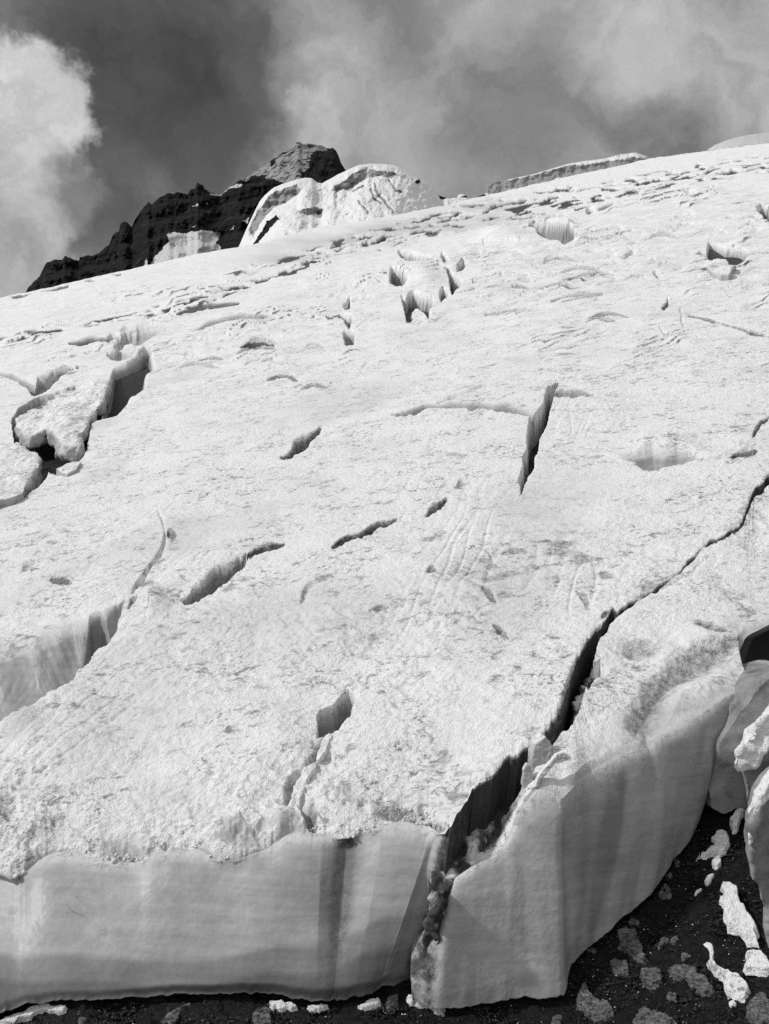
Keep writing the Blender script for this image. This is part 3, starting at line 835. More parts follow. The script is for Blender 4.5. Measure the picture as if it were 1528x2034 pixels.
# ------------------------------------------------------------------ the loose slab right of the long crevasse
# per station: top lip at the crevasse, rim, foot (pixels); depth of rim and lip in metres where they lie off the slope
SLAB = [
    ((846, 1842), (824, 1866), (818, 1988), 10.5, 10.9),
    ((868, 1790), (876, 1806), (836, 1996), 10.45, 10.9),
    ((882, 1745), (900, 1744), (872, 2004), 10.42, 10.9),
    ((930, 1700), (945, 1716), (920, 2000), 10.45, 10.85),
    ((985, 1650), (1000, 1692), (985, 1987), 10.5, 10.9),
    ((1030, 1590), (1038, 1608), (1045, 1980), 10.58, 10.9),
    ((1062, 1540), (1066, 1572), (1090, 1983), 10.62, 0),
    ((1086, 1510), (1098, 1576), (1118, 1978), 10.58, 0),
    ((1105, 1480), (1114, 1594), (1128, 1966), 10.52, 0),
    ((1128, 1455), (1126, 1582), (1131, 1922), 10.56, 0),
    ((1150, 1425), (1165, 1545), (1160, 1888), 0, 0),
    ((1162, 1395), (1230, 1502), (1225, 1836), 0, 0),
    ((1176, 1345), (1300, 1468), (1298, 1776), 0, 0),
    ((1187, 1284), (1364, 1436), (1332, 1724), 0, 0),
    ((1219, 1231), (1420, 1402), (1372, 1668), 0, 0),
    ((1288, 1187), (1462, 1379), (1394, 1608), 0, 0),
    ((1322, 1165), (1488, 1380), (1410, 1545), 0, 0),
    ((1356, 1138), (1494, 1366), (1428, 1500), 0, 0),
    ((1408, 1081), (1476, 1330), (1450, 1480), 0, 0),
    ((1471, 1052), (1466, 1300), (1466, 1470), 0, 0),
    ((1496, 1000), (1482, 1268), (1490, 1475), 0, 0),
    ((1529, 958), (1528, 1242), (1530, 1490), 0, 0),
    ((1610, 915), (1600, 1200), (1610, 1500), 0, 0),
    ((1800, 780), (1800, 1120), (1800, 1500), 0, 0),
]


def build_slab():
    n = len(SLAB)
    E = np.array([s[1] for s in SLAB], float)
    seg = np.hypot(*np.diff(E, axis=0).T)
    cum = np.concatenate([[0], np.cumsum(seg)])
    N = 560
    s = np.linspace(0, cum[-1], N)

    def smooth(v):
        v = np.interp(s, cum, v)
        ker = np.hanning(15); ker /= ker.sum()
        return np.convolve(np.pad(v, 7, mode='edge'), ker, 'valid')
    g = lambda i, j: smooth(np.array([q[i][j] for q in SLAB], float))
    ux, uy, ex, ey, bx, by = g(0, 0), g(0, 1), g(1, 0), g(1, 1), g(2, 0), g(2, 1)
    uy = uy + 6 * pn(s / 26.0, 3.0) + 5 * pn(s / 9.0, 4.0)
    ux = ux + 3 * pn(s / 25.0, 13.0) + 2 * pn(s / 8.0, 14.0)
    bjag = 5 * pn(s / 30.0, 5.0) + 2.5 * pn(s / 11.0, 6.0)
    def dep(px, py, key, off):
        raw = np.array([q[key] for q in SLAB], float)
        own = on_slope(px, py, off)[..., 1]
        w = smooth((raw > 0).astype(float))
        fill = np.where(raw > 0, raw, raw[raw > 0][-1])
        return w * smooth(fill) + (1 - w) * own
    ed = dep(ex, ey, 3, -0.15)
    ud = dep(ux, uy, 4, -0.02)
    E3 = at_depth(ex, ey, ed)
    U3 = at_depth(ux, uy, ud)
    Bg = on_ground(bx, by, 0.10)
    B3 = at_depth(bx, by, np.minimum(Bg[:, 1], ed + 0.45))
    # top sheet
    NT_ = 220
    rows, pxs, pys = [], [], []
    for t in np.linspace(0, 1, NT_):
        x = ux + (ex - ux) * t; y = uy + (ey - uy) * t
        d0 = on_slope(x, y, 0.0)[..., 1]
        lin = 1.0 / ((1 - t) / ud + t / ed)
        d = lin
        rows.append(at_depth(x, y, d)); pxs.append(x); pys.append(y)
    T = np.array(rows); PX, PY = np.array(pxs), np.array(pys)
    tt = np.linspace(0, 1, NT_)[:, None]
    flat = T.reshape(-1, 3)
    mpp = T[..., 1] / F
    fx, fy = PX.ravel(), PY.ravel()
    k = 1.0
    fd = Field(fx + 5 * pn(fx / 30, fy / 30, 0.3) + 3 * pn(fx / 10, fy / 10, 1.3), fy + 5 * pn(fx / 30, fy / 30, 8.3) + 3 * pn(fx / 10, fy / 10, 9.3), mpp)
    fd.crack([(1275, 1440), (1300, 1400), (1340, 1352), (1380, 1328), (1430, 1300), (1462, 1285)], [44, 40, 46, 54, 46, 14], [8, 12, 16, 18, 14, 3], 40, 0.0, 0.50)
    fd.crack([(1270, 1445), (1290, 1480), (1302, 1500)][::-1], [24, 26, 10], [6, 8, 3], 22, 0.0, 0.35)
    fd.bump(1270, 1290, 70, 34, -8, 0.3, 0.42)
    fd.bump(1255, 1300, 26, 14, -4, 0.2, 0.5)
    fd.bump(1330, 1270, 60, 20, -5, 0.2, 0.12, 0.6)
    fd.crack([(1385, 1236), (1410, 1256), (1450, 1262)], [10, 24, 6], [4, 9, 3], 8, 0.1, 0.6)
    fd.crack([(1430, 1170), (1460, 1196), (1500, 1210)], [8, 14, 6], [3, 7, 2], 8, 0.1, 0.35)
    fd.pit([(1168, 1345), (1178, 1326), (1192, 1316), (1212, 1330), (1206, 1348), (1190, 1356), (1178, 1372), (1166, 1392)], 60, 7, 0.45, 0.3)
    fd.crack([(1300, 1180), (1360, 1150), (1405, 1110)], [3, 6, 3], [2, 3, 2], 6, 0.1, 0.2)
    cell = np.full(flat.shape[0], 0.022)
    h, d = slope_relief(flat, cell, 1.3)
    frontleft = 1 - ss(s, cum[4], cum[8])[None]
    toE = ss(1 - tt, 0.0, 0.12)
    damp = (0.35 + 0.65 * toE)
    T = flat.copy()
    T[:, 2] += h * (damp + 0 * PX).ravel() + fd.h
    T = T.reshape(PX.shape + (3,))
    shoulder = ss(tt, 0.40, 0.75) * ss(s, cum[7], cum[10])[None] * (1 - 0.6 * ss(s, cum[18], cum[20])[None])
    rubb = frontleft * (1 - ss(tt, 0.3, 0.8))
    dirt = np.maximum(fd.dirt.reshape(PX.shape), d.reshape(PX.shape) * (1 - 0.6 * shoulder))
    dirt = np.maximum(dirt, 0.85 * rubb)
    ice = np.maximum(fd.ice.reshape(PX.shape), 0.75 * shoulder * (0.7 + 0.5 * fbm(PX / 90, PY / 90, 4.4, 3)))
    ice = np.maximum(ice, ss(tt, 0.86, 1.0) * 0.9)
    # face
    E = T[-1]
    NF = 200
    tf = np.linspace(0, 1, NF + 1)[1:]
    bul = np.interp(s, cum, [.05, .10, .12, .08, .06, .05, .06, .05, .0, -.03, .06, .12, .12, .10, .08, .05, .0, -.05, -.15, -.25, -.25, -.2, -.1, 0])
    bul = smooth_ = np.convolve(np.pad(bul, 10, mode='edge'), np.hanning(21) / np.hanning(21).sum(), 'valid')
    outx = np.interp(s, cum, [-.7, -.5, -.2, 0, 0, 0, .1, .4, .8, .8, .6, .6, .65, .7, .7, .8, .9, .9, .6, .5, .5, .5, .4, .4])
    outv = np.stack([outx, -np.sqrt(1 - outx ** 2), 0 * s], -1)
    rows = []
    for q in tf:
        p = E * (1 - q) + B3 * q + outv * (bul * (math.sin(math.pi * min(1, q ** 0.6))))[:, None]
        p[:, 2] -= bjag * 0.006 * float(ss(q, 0.86, 1.0))
        # vertical flutes on the right face
        fl = 0.045 * pn(s / 100.0, 0.4 + q * 0.9, 2.0) + 0.012 * pn(s / 34.0, q * 1.5, 7.0)
        p = p + outv * (fl * min(1, q * 5) * (0.4 + 0.6 * ss(s, cum[9], cum[12])))[:, None]
        rows.append(p)
    Fc = np.array(rows)
    X, Y, Z = Fc[..., 0], Fc[..., 1], Fc[..., 2]
    lump = 0.025 * fbm(X / 1.1, Z / 0.9, Y / 0.8, 2, 0.4) + 0.002 * pn(X / 0.1, Z / 0.09, Y / 0.1) + 0.0015 * pn(X / 0.045, Z / 0.045, Y / 0.045)
    crust = (1 - ss(s, cum[1], cum[2] + 30))[None]
    lump = lump + crust * (0.012 * fbm(X / 0.22, Z / 0.22, Y / 0.22, 4))
    Fc = Fc + outv[None] * (lump * np.minimum(1, tf * 8)[:, None])[..., None]
    tuck = []
    for i in range(1, 9):
        p = Fc[-1].copy() - outv * 0.07 * i
        p[:, 2] += 0.004 * i * i
        tuck.append(p)
    # wall on the crevasse side
    wl = []
    for i in range(10, 0, -1):
        p = T[0].copy()
        p[:, 2] -= 0.13 * i
        p[:, 0] += 0.01 * i
        p = p + 0.02 * np.stack([pn(p[:, 0] * 6, p[:, 2] * 6, p[:, 1] * 6)] * 3, -1)
        wl.append(p)
    allP = np.concatenate([np.array(wl), T, Fc, np.array(tuck)])
    fsh = (NF + 8, N)
    ff = np.concatenate([tf, np.ones(8)])[:, None]
    fdark = 0.30 * ss(ff, 0.86, 0.90) * (1 - ss(s, cum[9], cum[11]))[None] + ss(s, cum[9], cum[10])[None] * (0.14 + 0.36 * ss(s, cum[10], cum[14])[None] + 0.5 * ss(pn(s[None] / 70.0 + 0.5 * ff, ff * 0.9, 9.0) + 0.4 * pn(s[None] / 25.0 + ff, ff * 0.9, 3.0), -0.05, 0.6) * ss(ff, 0.0, 0.15))  # basal band at the foot; right face's shade and streaks painted darker
    fdark = fdark + 0.75 * ss(s, cum[15], cum[17])[None]  # bay face darkened in colour for the shade it stands in
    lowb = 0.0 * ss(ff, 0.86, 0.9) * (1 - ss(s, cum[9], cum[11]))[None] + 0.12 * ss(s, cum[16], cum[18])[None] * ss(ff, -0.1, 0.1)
    fl2 = 0.0 * ss(pn(s[None] / 60.0, ff * 0.6, 9.0), 0.0, 0.6) * ss(s, cum[9], cum[12])[None]
    Xs = np.concatenate([X, np.repeat(X[-1:], 8, 0)]); Zs = np.concatenate([Z, np.repeat(Z[-1:], 8, 0)])
    fdirt_or_shade = lowb + fl2 + crust * (0.45 + 0.35 * ss(fbm(Xs * 3, Zs * 3, 1.0, 3), -0.3, 0.4)) + np.zeros(fsh)
    fice = np.ones(fsh) * (0.55 + 0.4 * ss(ff, 0.0, 0.10))
    Xs = np.concatenate([X, np.repeat(X[-1:], 8, 0)]); Zs = np.concatenate([Z, np.repeat(Z[-1:], 8, 0)])
    fice = fice - 0.75 * crust * ss(fbm(Xs * 5, Zs * 5, 4.0, 4), 0.45, 0.8)
    dirt = np.concatenate([np.full((10, N), 0.35), dirt, fdirt_or_shade])
    ice = np.concatenate([np.full((10, N), 0.8), ice, fice])
    old = np.concatenate([np.zeros((10 + NT_, N)), fdark + np.zeros(fsh)])
    org = [float(B3[N // 3, 0]), float(B3[N // 3, 1] + 0.6), float(ground_z(B3[N // 3, 0], B3[N // 3, 1]))]
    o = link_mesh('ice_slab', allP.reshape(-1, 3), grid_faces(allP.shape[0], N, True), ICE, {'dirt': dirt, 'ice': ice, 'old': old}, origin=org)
    tag(o, 'big loose ice slab right of the long crevasse, with smooth grey faces down to black rock', 'ice slab')


build_slab()


# ------------------------------------------------------------------ bed, mountains
def build_ground():
    xs = np.concatenate([np.linspace(-120, -6, 40), np.linspace(-5.8, 6.5, 700), np.linspace(7, 120, 40)])
    ys = np.concatenate([np.linspace(-60, 8.6, 40), np.linspace(8.7, 14.5, 420), np.linspace(15, 60, 20)])
    X, Y = np.meshgrid(xs, ys)
    Z = ground_z(X, Y)
    Z = Z + 0.05 * fbm(X / 0.8, Y / 0.8, 2.0, 4) * (np.abs(X) < 7) + 0.018 * np.abs(pn(X / 0.12, Y / 0.09, 1.0)) - 0.03
    cl_ = np.floor(2.6 * fbm(X / 0.55 + 0.6 * Y, Y / 0.4, 8.0, 3) + 0.5) / 2.6      # broken slabs with stepped edges
    Z = Z + 0.07 * cl_ * (np.abs(X) < 7)
    Z = np.where(np.abs(X) > 7, Z + 0.6 * pn(X / 6, Y / 6, 2.0), Z)
    o = link_mesh('ground', np.stack([X, Y, Z], -1).reshape(-1, 3), grid_faces(len(ys), len(xs)), BED)
    tag(o, 'wet black bedrock in front of the ice', 'ground', kind='structure')


build_ground()


def inside(x, y, poly):
    ins = np.zeros(x.shape, bool)
    n = len(poly)
    for i in range(n):
        ax, ay = poly[i]; bx, by = poly[(i + 1) % n]
        c = ((ay > y) != (by > y)) & (x < (bx - ax) * (y - ay) / (by - ay + 1e-9) + ax)
        ins ^= c
    return ins


def mountain(name, label, cat, crest, D, foot, lean, jag, snow_polys=(), rock_polys=(), cliff_polys=(), cracks=(), base_snow=0.0, rough=3.0, terr=0.0, step=1.6, dome=0.0, thick=120.0, grey=0.0):
    """a ridge: real distance D, front slope leaning back (lean metres of depth per pixel row), far side falling away"""
    x0, x1 = crest[0][0], crest[-1][0]
    xs = np.arange(x0, x1 + step, step)
    yc = tab(crest, xs) + jag * (1.3 * pn(xs / 16.0, D) + 0.8 * pn(xs / 6.0, D + 3) + 0.5 * pn(xs / 3.0, D + 5))
    yf = tab(foot, xs)
    H = max(float((yf - yc).max()), 30)
    NR = int(min(260, H / step + 8))
    t = np.linspace(0, 1, NR)
    PX = np.repeat(xs[None], NR, 0)
    PY = yc[None] + np.maximum(yf - yc, 12)[None] * t[:, None]
    wx = PX + 3.5 * pn(PX / 18, PY / 18, 1.1) + 2 * pn(PX / 6, PY / 6, 2.1)
    wy = PY + 3.5 * pn(PX / 18, PY / 18, 11.1) + 2 * pn(PX / 6, PY / 6, 12.1)
    snow = np.full(PX.shape, float(base_snow)); cliff = np.zeros(PX.shape)  # cliff: bare ice, and the painted cloud shadow on the distant dome
    if terr:
        snow = snow + 0.20 * ss(np.sin((PY + 0.22 * PX + 6 * pn(PX / 30, PY / 30, 6.0)) / terr), 0.7, 1.0) * ss(pn(PX / 40, PY / 40, 8.8), 0.0, 0.4)
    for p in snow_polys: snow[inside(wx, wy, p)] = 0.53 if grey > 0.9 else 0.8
    for p in rock_polys: snow[inside(wx, wy, p)] = 0
    for p in cliff_polys: cliff[inside(wx, wy, p)] = 1
    k = np.where(snow > .5, lean * (1.5 if base_snow else 0.9), lean * (0.55 if base_snow else 0.8))
    k = np.where(cliff > .5, 0.05 * lean, k)
    if dome:
        k = k + dome * np.exp(-((PY - yc[None]) / 9.0))
    if terr:
        k = k * (0.25 + 1.5 * ss(np.sin((PY + 0.22 * PX + 6 * pn(PX / 30, PY / 30, 6.0)) / terr), -0.2, 0.9))
    dPY = np.gradient(PY, axis=0)
    k0 = lean * (1.0 + 0.5 * base_snow)
    acc = np.zeros(len(xs)); dev = np.zeros(PX.shape)
    for i in range(NR):
        acc = acc * 0.955 + (k[i] - k0) * dPY[i]
        dev[i] = acc
    dep = D - k0 * (PY - yc[None]) - dev
    kk = np.hanning(9); kk /= kk.sum()
    dep = np.stack([np.convolve(np.pad(r_, 4, mode='edge'), kk, 'valid') for r_ in dep])
    relief = rough * fbm(PX / 42, PY / 30, D * .1, 5, 0.6)
    relief = relief + np.where(snow > .5, 0.22, 0.8) * rough * np.abs(pn(PX / 14 + PY / 40, PY / 60, 3.0))
    relief = np.where(snow > .5, relief * 0.75, relief)
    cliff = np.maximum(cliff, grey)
    for pts, w, dd in cracks:
        d, _, _ = Field.line(wx.ravel(), wy.ravel(), pts)
        dd_ = (1 - ss(d / w, 0.2, 1.0)).reshape(PX.shape)
        relief = relief - dd * dd_
        cliff = np.maximum(cliff, 1.3 * dd_)
    dep = dep - relief * ss(t, 0, 0.06)[:, None]
    P = at_depth(PX, PY, dep)
    NB = 14
    back = []
    for i in range(NB, 0, -1):
        f = i / NB
        p = P[0].copy()
        p[:, 1] += thick * f
        p[:, 0] *= 1 + 0.0 * f
        p[:, 2] -= thick * (0.25 * f + 0.9 * f * f)
        p[:, 2] += 2.0 * pn(p[:, 0] / 20, p[:, 1] / 20, 3.0) * f
        back.append(p)
    allP = np.concatenate([np.array(back), P])
    sn = np.concatenate([np.repeat(snow[:1], NB, 0), snow]); cl = np.concatenate([np.zeros((NB, len(xs))), cliff])
    o = link_mesh(name, allP.reshape(-1, 3), grid_faces(allP.shape[0], len(xs), True), FAR, {'snow': sn, 'cliff': cl})
    tag(o, label, cat, kind='structure')
    return o


CR_LOW = [(x, y + 26) for x, y in CREST]
mountain('rock_ridge', 'jagged black rock ridge climbing behind the snow slope on the left', 'rock ridge',
         [(30, 605), (66, 560), (78, 550), (92, 522), (108, 516), (124, 515), (130, 508), (140, 512), (156, 520), (160, 510), (196, 504), (208, 492), (218, 484), (224, 466), (236, 460), (240, 444), (250, 440), (256, 446), (262, 448), (272, 430), (278, 424), (288, 408), (294, 400), (302, 406), (318, 392), (334, 384), (352, 382), (374, 386), (378, 376), (388, 375), (391, 364), (398, 366), (404, 367), (408, 375), (420, 384), (436, 388), (452, 376), (466, 366), (478, 358), (500, 357), (520, 356), (545, 356), (570, 366), (590, 380)],
         560.0, CR_LOW, 0.9, 2.2,
         snow_polys=[[(296, 528), (310, 505), (336, 480), (332, 466), (350, 460), (372, 464), (400, 456), (420, 460), (440, 462), (430, 480), (442, 498), (420, 506), (390, 512)],
                     [(412, 388), (432, 384), (446, 374), (452, 378), (438, 388)], [(446, 376), (470, 366), (486, 368), (470, 374)], [(382, 410), (390, 404), (393, 409)], [(410, 406), (414, 402), (415, 408)], [(380, 452), (388, 450), (386, 453)], [(456, 456), (464, 446), (468, 456)], [(478, 440), (496, 430), (492, 446)], [(284, 530), (290, 515), (294, 528)]],
         cliff_polys=[], terr=5.0, rough=6.0, grey=0.5)
mountain('rock_peak', 'far grey summit with dusted scree on its left and a black cliff on its right', 'mountain peak',
         [(470, 372), (486, 356), (500, 345), (520, 332), (530, 326), (545, 314), (560, 303), (572, 300), (584, 292), (589, 282), (594, 281), (600, 285), (620, 286), (640, 289), (650, 295), (662, 294), (668, 300), (674, 312), (676, 320), (682, 330), (688, 340), (694, 352), (712, 380)],
         760.0, [(470, 420), (800, 420)], 1.6, 0.9,
         snow_polys=[[(460, 380), (480, 355), (530, 318), (560, 298), (588, 276), (600, 280), (650, 288), (648, 298), (630, 298), (618, 310), (614, 330), (600, 345), (594, 356), (560, 372), (545, 360), (520, 362), (500, 352)]],
         rock_polys=[[(536, 318), (544, 314), (548, 322), (540, 330)], [(500, 352), (530, 350), (526, 366), (500, 364)]],
        
         base_snow=0.0, rough=9.0, grey=1.0)
mountain('snow_dome', 'bright domed snow summit with a layered cornice cliff on top', 'snow dome',
         [(440, 540), (470, 500), (492, 450), (506, 420), (516, 400), (528, 386), (545, 372), (565, 364), (590, 356), (606, 353), (620, 354), (630, 362), (640, 364), (655, 356), (672, 346), (690, 338), (712, 328), (736, 325), (768, 326), (790, 330), (808, 340), (828, 352), (850, 366), (864, 378), (876, 390), (892, 394), (920, 392), (950, 396)],
         430.0, CR_LOW, 0.55, 0.35,
         rock_polys=[[(500, 490), (516, 466), (530, 440), (552, 428), (556, 434), (536, 452), (520, 474), (508, 492)], [(824, 360), (832, 356), (838, 362), (828, 364)], [(870, 388), (884, 384), (892, 394), (876, 396)]],
         cliff_polys=[[(518, 412), (540, 384), (590, 366), (600, 376), (580, 394), (548, 412), (524, 412)], [(496, 455), (512, 418), (545, 412), (530, 425), (515, 450), (502, 472)], [(680, 362), (700, 346), (730, 332), (732, 350), (716, 362), (690, 378), (676, 376)], [(732, 334), (760, 338), (796, 346), (770, 350), (735, 352)], [(590, 420), (618, 412), (640, 412), (636, 424), (610, 428)], [(662, 370), (680, 362), (684, 376), (668, 384)]],
         cracks=[([(745, 366), (752, 385), (762, 398), (774, 412), (782, 420)], 3, 2.5), ([(737, 376), (745, 395), (756, 405)], 3, 2.5), ([(712, 400), (724, 410), (732, 420)], 2.5, 2), ([(772, 358), (786, 376), (800, 384)], 2.5, 2), ([(700, 380), (712, 372), (722, 368)], 2.5, 2)],
         base_snow=1.0, rough=6.5, dome=1.2)
mountain('far_ice_cliff', 'pale layered ice cliff ridge beyond the brow on the right', 'ice cliff',
         [(890, 420), (905, 398), (912, 386), (922, 386), (934, 396), (950, 390), (966, 384), (968, 368), (985, 362), (1000, 359), (1030, 352), (1060, 346), (1100, 334), (1130, 325), (1160, 320), (1200, 315), (1235, 306), (1264, 303), (1284, 310), (1296, 316), (1330, 314), (1360, 308), (1392, 302), (1440, 310)],
         480.0, CR_LOW, 0.5, 0.5,
         rock_polys=[[(900, 392), (928, 388), (938, 400), (910, 402)], [(946, 392), (962, 386), (962, 396), (948, 398)]],
         cliff_polys=[[(966, 386), (968, 366), (1040, 352), (1130, 330), (1200, 322), (1262, 312), (1300, 318), (1180, 340), (1060, 366), (985, 384)]],
         base_snow=1.0, rough=4.0)
mountain('distant_snow_dome', 'faint grey snow dome in cloud at the right edge of the skyline', 'snow dome',
         [(1380, 320), (1400, 302), (1420, 288), (1445, 278), (1470, 271), (1500, 266), (1540, 262), (1640, 256), (1760, 262)],
         1100.0, CR_LOW, 1.0, 0.2, base_snow=1.0, rough=2.0, grey=0.45)  # snow greyed in colour to paint the cloud shadow on it


# ------------------------------------------------------------------ loose blocks: an outline given its own place, size and thickness, then weathered
def poly_solid(bot, top):
    n = len(bot)
    v = np.concatenate([bot, top])
    me = bpy.data.meshes.new('tmp')
    fs = [list(range(n))[::-1], list(range(n, 2 * n))] + [[i, (i + 1) % n, n + (i + 1) % n, n + i] for i in range(n)]
    me.from_pydata([tuple(p) for p in v], [], fs)
    me.update()
    import bmesh
    bm = bmesh.new(); bm.from_mesh(me)
    bmesh.ops.triangulate(bm, faces=[f for f in bm.faces if len(f.verts) > 4])
    bmesh.ops.recalc_face_normals(bm, faces=bm.faces)
    bm.to_mesh(me); bm.free()
    return me


def weather(me, voxel, smooth=4, amp=(), seed=0.0, facet=0.0):
    o = bpy.data.objects.new('tmp', me)
    COL.objects.link(o)
    r = o.modifiers.new('r', 'REMESH'); r.mode = 'VOXEL'; r.voxel_size = voxel
    if smooth:
        m = o.modifiers.new('s', 'SMOOTH'); m.iterations = smooth; m.factor = 0.5
    dg = bpy.context.evaluated_depsgraph_get()
    e = o.evaluated_get(dg).to_mesh()
    n = len(e.vertices)
    v = np.empty(n * 3, np.float32); e.vertices.foreach_get('co', v)
    nv = np.empty(n * 3, np.float32); e.vertices.foreach_get('normal', nv)
    e.calc_loop_triangles()
    f = np.empty(len(e.loop_triangles) * 3, np.int32); e.loop_triangles.foreach_get('vertices', f)
    v = v.reshape(-1, 3).astype(float); nv = nv.reshape(-1, 3).astype(float)
    bpy.data.objects.remove(o); bpy.data.meshes.remove(me)
    for lam, a in amp:
        v = v + nv * (a * pn(v[:, 0] / lam + seed, v[:, 1] / lam, v[:, 2] / lam))[:, None]
    return v, nv, f.reshape(-1, 3)


def block(name, label, cat, pts, mode, where=None, thick=0.6, lift=0.0, voxel=0.02, smooth=4, amp=((0.5, .04), (0.15, .02), (0.06, .008)), mat=None, snow=(0.25, 0.7), dirt=0.0, group=None, parent=None, shift=(0, 0, 0), ice=0.95, seed=None, extra_snow=None, old=0.0):
    pts = np.array(pts, float)
    if seed is None:
        seed = float(pts[:, 0].sum() % 97)
    rj = np.random.RandomState(int(abs(seed) * 10))
    for lev in range(3 if mat is STONE else 2 if name == 'snow_patch' else 1):        # ragged outline
        nx = np.roll(pts, -1, 0)
        L_ = np.hypot(*(nx - pts).T)[:, None]
        mid = (pts + nx) / 2 + rj.normal(size=pts.shape) * L_ * (0.13 if mat is STONE else 0.12 if name == 'snow_patch' else 0.05)
        pts = np.stack([pts, mid], 1).reshape(-1, 2)
    if mode == 'front':            # outline seen head-on at depth `where`, running back by `thick`
        a = at_depth(pts[:, 0], pts[:, 1], where)
        b = a.copy(); b[:, 1] += thick; b[:, :] += np.array(shift)
    elif mode == 'slope':          # outline is the top face lying on the ice slope
        a = on_slope(pts[:, 0], pts[:, 1], lift)
        b = a.copy(); b[:, 2] -= thick; b += np.array(shift)
    else:                          # 'ground': outline is the foot on the rock
        a = on_ground(pts[:, 0], pts[:, 1], lift)
        c = a.mean(0)
        b = a.copy(); b = c + (b - c) * 0.82; b[:, 2] = a[:, 2] * 0.82 + c[2] * 0.18 + thick
        a[:, 2] -= 0.05
        b += np.array(shift)
    v, nv, f = weather(poly_solid(a, b), voxel, smooth, amp, seed)
    z0 = v[:, 2].min()
    org = [float(v[:, 0].mean()), float(v[:, 1].mean()), float(z0)]
    at = {'old': np.full(len(v), old)}
    up = nv[:, 2] + 0.35 * pn(v[:, 0] * 5, v[:, 1] * 5, v[:, 2] * 5) + 0.2 * pn(v[:, 0] * 14, v[:, 1] * 14, v[:, 2] * 14)
    sn = ss(up, snow[0], snow[1])
    if extra_snow is not None:
        sn = np.maximum(sn, extra_snow(v, nv))
    at['ice'] = ice * (1 - sn)
    at['dirt'] = np.clip(dirt * (0.6 + 0.8 * pn(v[:, 0] * 4, v[:, 1] * 4, v[:, 2] * 4)), 0, 1) * (1 - 0.7 * sn)
    o = link_mesh(name, v, f, mat or ICE, at, parent=parent, origin=org)
    if label:
        tag(o, label, cat, group)
    return o


# right-hand side
block('ice_pillar', 'grey rounded ice pillar standing in the dark bay beside the slab', 'ice pillar',
      [(1446, 1446), (1466, 1412), (1496, 1376), (1520, 1350), (1600, 1330), (1620, 1600), (1470, 1610), (1440, 1622), (1410, 1606), (1404, 1570), (1424, 1500)], 'front', 11.5, 1.2, dirt=0.5, voxel=0.025, snow=(1.0, 1.5), smooth=8, old=0.6, amp=((0.6, .06), (0.2, .016), (0.06, .005)))  # ice tone lowered to paint the bay's shade on the pillar
bl = block('ice_block', 'dark grey ice block under a fluffy white snow crust, right of the pillar', 'ice block',
      [(1478, 1545), (1470, 1520), (1486, 1495), (1510, 1460), (1540, 1430), (1620, 1390), (1660, 1600), (1580, 1640), (1490, 1640), (1482, 1590)], 'front', 11.2, 0.9, dirt=0.3, voxel=0.025, snow=(1.0, 1.5), smooth=6, shift=(0.35, 0, 0), old=0.55)
block('snow_crust', None, None,
      [(1475, 1541), (1460, 1532), (1457, 1518), (1463, 1502), (1478, 1478), (1494, 1456), (1512, 1434), (1530, 1416), (1620, 1360), (1640, 1440), (1560, 1466), (1528, 1488), (1513, 1500), (1498, 1522), (1486, 1530)], 'front', 11.1, 0.8, voxel=0.018, snow=(-3, -2), smooth=4, shift=(0.3, 0, 0), amp=((0.3, .08), (0.14, .05), (0.05, .012)), parent=bl)
bl = block('ice_block', 'tall dark ice block at the right edge with snow speckled over its left shoulder', 'ice block',
      [(1490, 1700), (1492, 1640), (1506, 1600), (1520, 1575), (1560, 1540), (1660, 1480), (1720, 2034), (1580, 2040), (1556, 1960), (1536, 1880), (1512, 1790), (1494, 1740)], 'front', 10.1, 1.3, dirt=0.4, voxel=0.025, snow=(.8, 1.2), smooth=2, shift=(0.55, 0, 0), old=0.5, amp=((1.1, .14), (0.45, .07), (0.18, .02), (0.06, .006)))
block('snow_crust', None, None,
      [(1486, 1680), (1490, 1650), (1498, 1612), (1508, 1582), (1526, 1554), (1600, 1500), (1606, 1520), (1542, 1562), (1522, 1592), (1510, 1622), (1500, 1650), (1494, 1680)], 'front', 10.06, 0.35, voxel=0.014, snow=(-3, -2), smooth=4, shift=(0.1, 0, 0), amp=((0.2, .03), (0.08, .018), (0.04, .008)), parent=bl)
# long crevasse fill
block('ice_rubble', 'dirty snow and ice rubble choking the mouth of the long crevasse', 'rubble',
      [(842, 1775), (862, 1710), (905, 1640), (955, 1580), (1015, 1532), (1046, 1575), (1036, 1620), (1005, 1680), (950, 1720), (905, 1750), (872, 1790)], 'slope', lift=-0.62, thick=0.9, voxel=0.02, smooth=1, amp=((0.35, .12), (0.14, .07), (0.06, .03)), dirt=1.5, snow=(.9, 1.25), ice=0.3)
block('ice_shard', 'tall pale ice shard standing in the crevasse beside the slab', 'ice shard',
      [(1038, 1560), (1040, 1530), (1046, 1516), (1054, 1520), (1060, 1545), (1066, 1580), (1052, 1590)], 'front', 10.75, 0.12, voxel=0.012, smooth=2, amp=((0.1, .01), (.04, .006)), snow=(.2, .8), dirt=0.05)
block('ice_shard', 'broad grey ice wedge leaning between the crevasse walls above the tall shard', 'ice shard',
      [(1058, 1560), (1056, 1510), (1062, 1478), (1084, 1462), (1098, 1478), (1100, 1510), (1086, 1535), (1072, 1565)], 'front', 11.0, 0.3, voxel=0.015, smooth=4, amp=((0.15, .02), (.05, .01)), snow=(.3, .9), dirt=0.12)
block('snow_strip', 'thin white tongue of snow caught between ice wedge and slab', 'snow',
      [(1060, 1566), (1068, 1545), (1086, 1522), (1104, 1500), (1128, 1492), (1112, 1508), (1098, 1524), (1078, 1548), (1070, 1566)], 'front', 10.62, 0.1, voxel=0.01, smooth=3, amp=((.05, .008),), snow=(-3, -2))
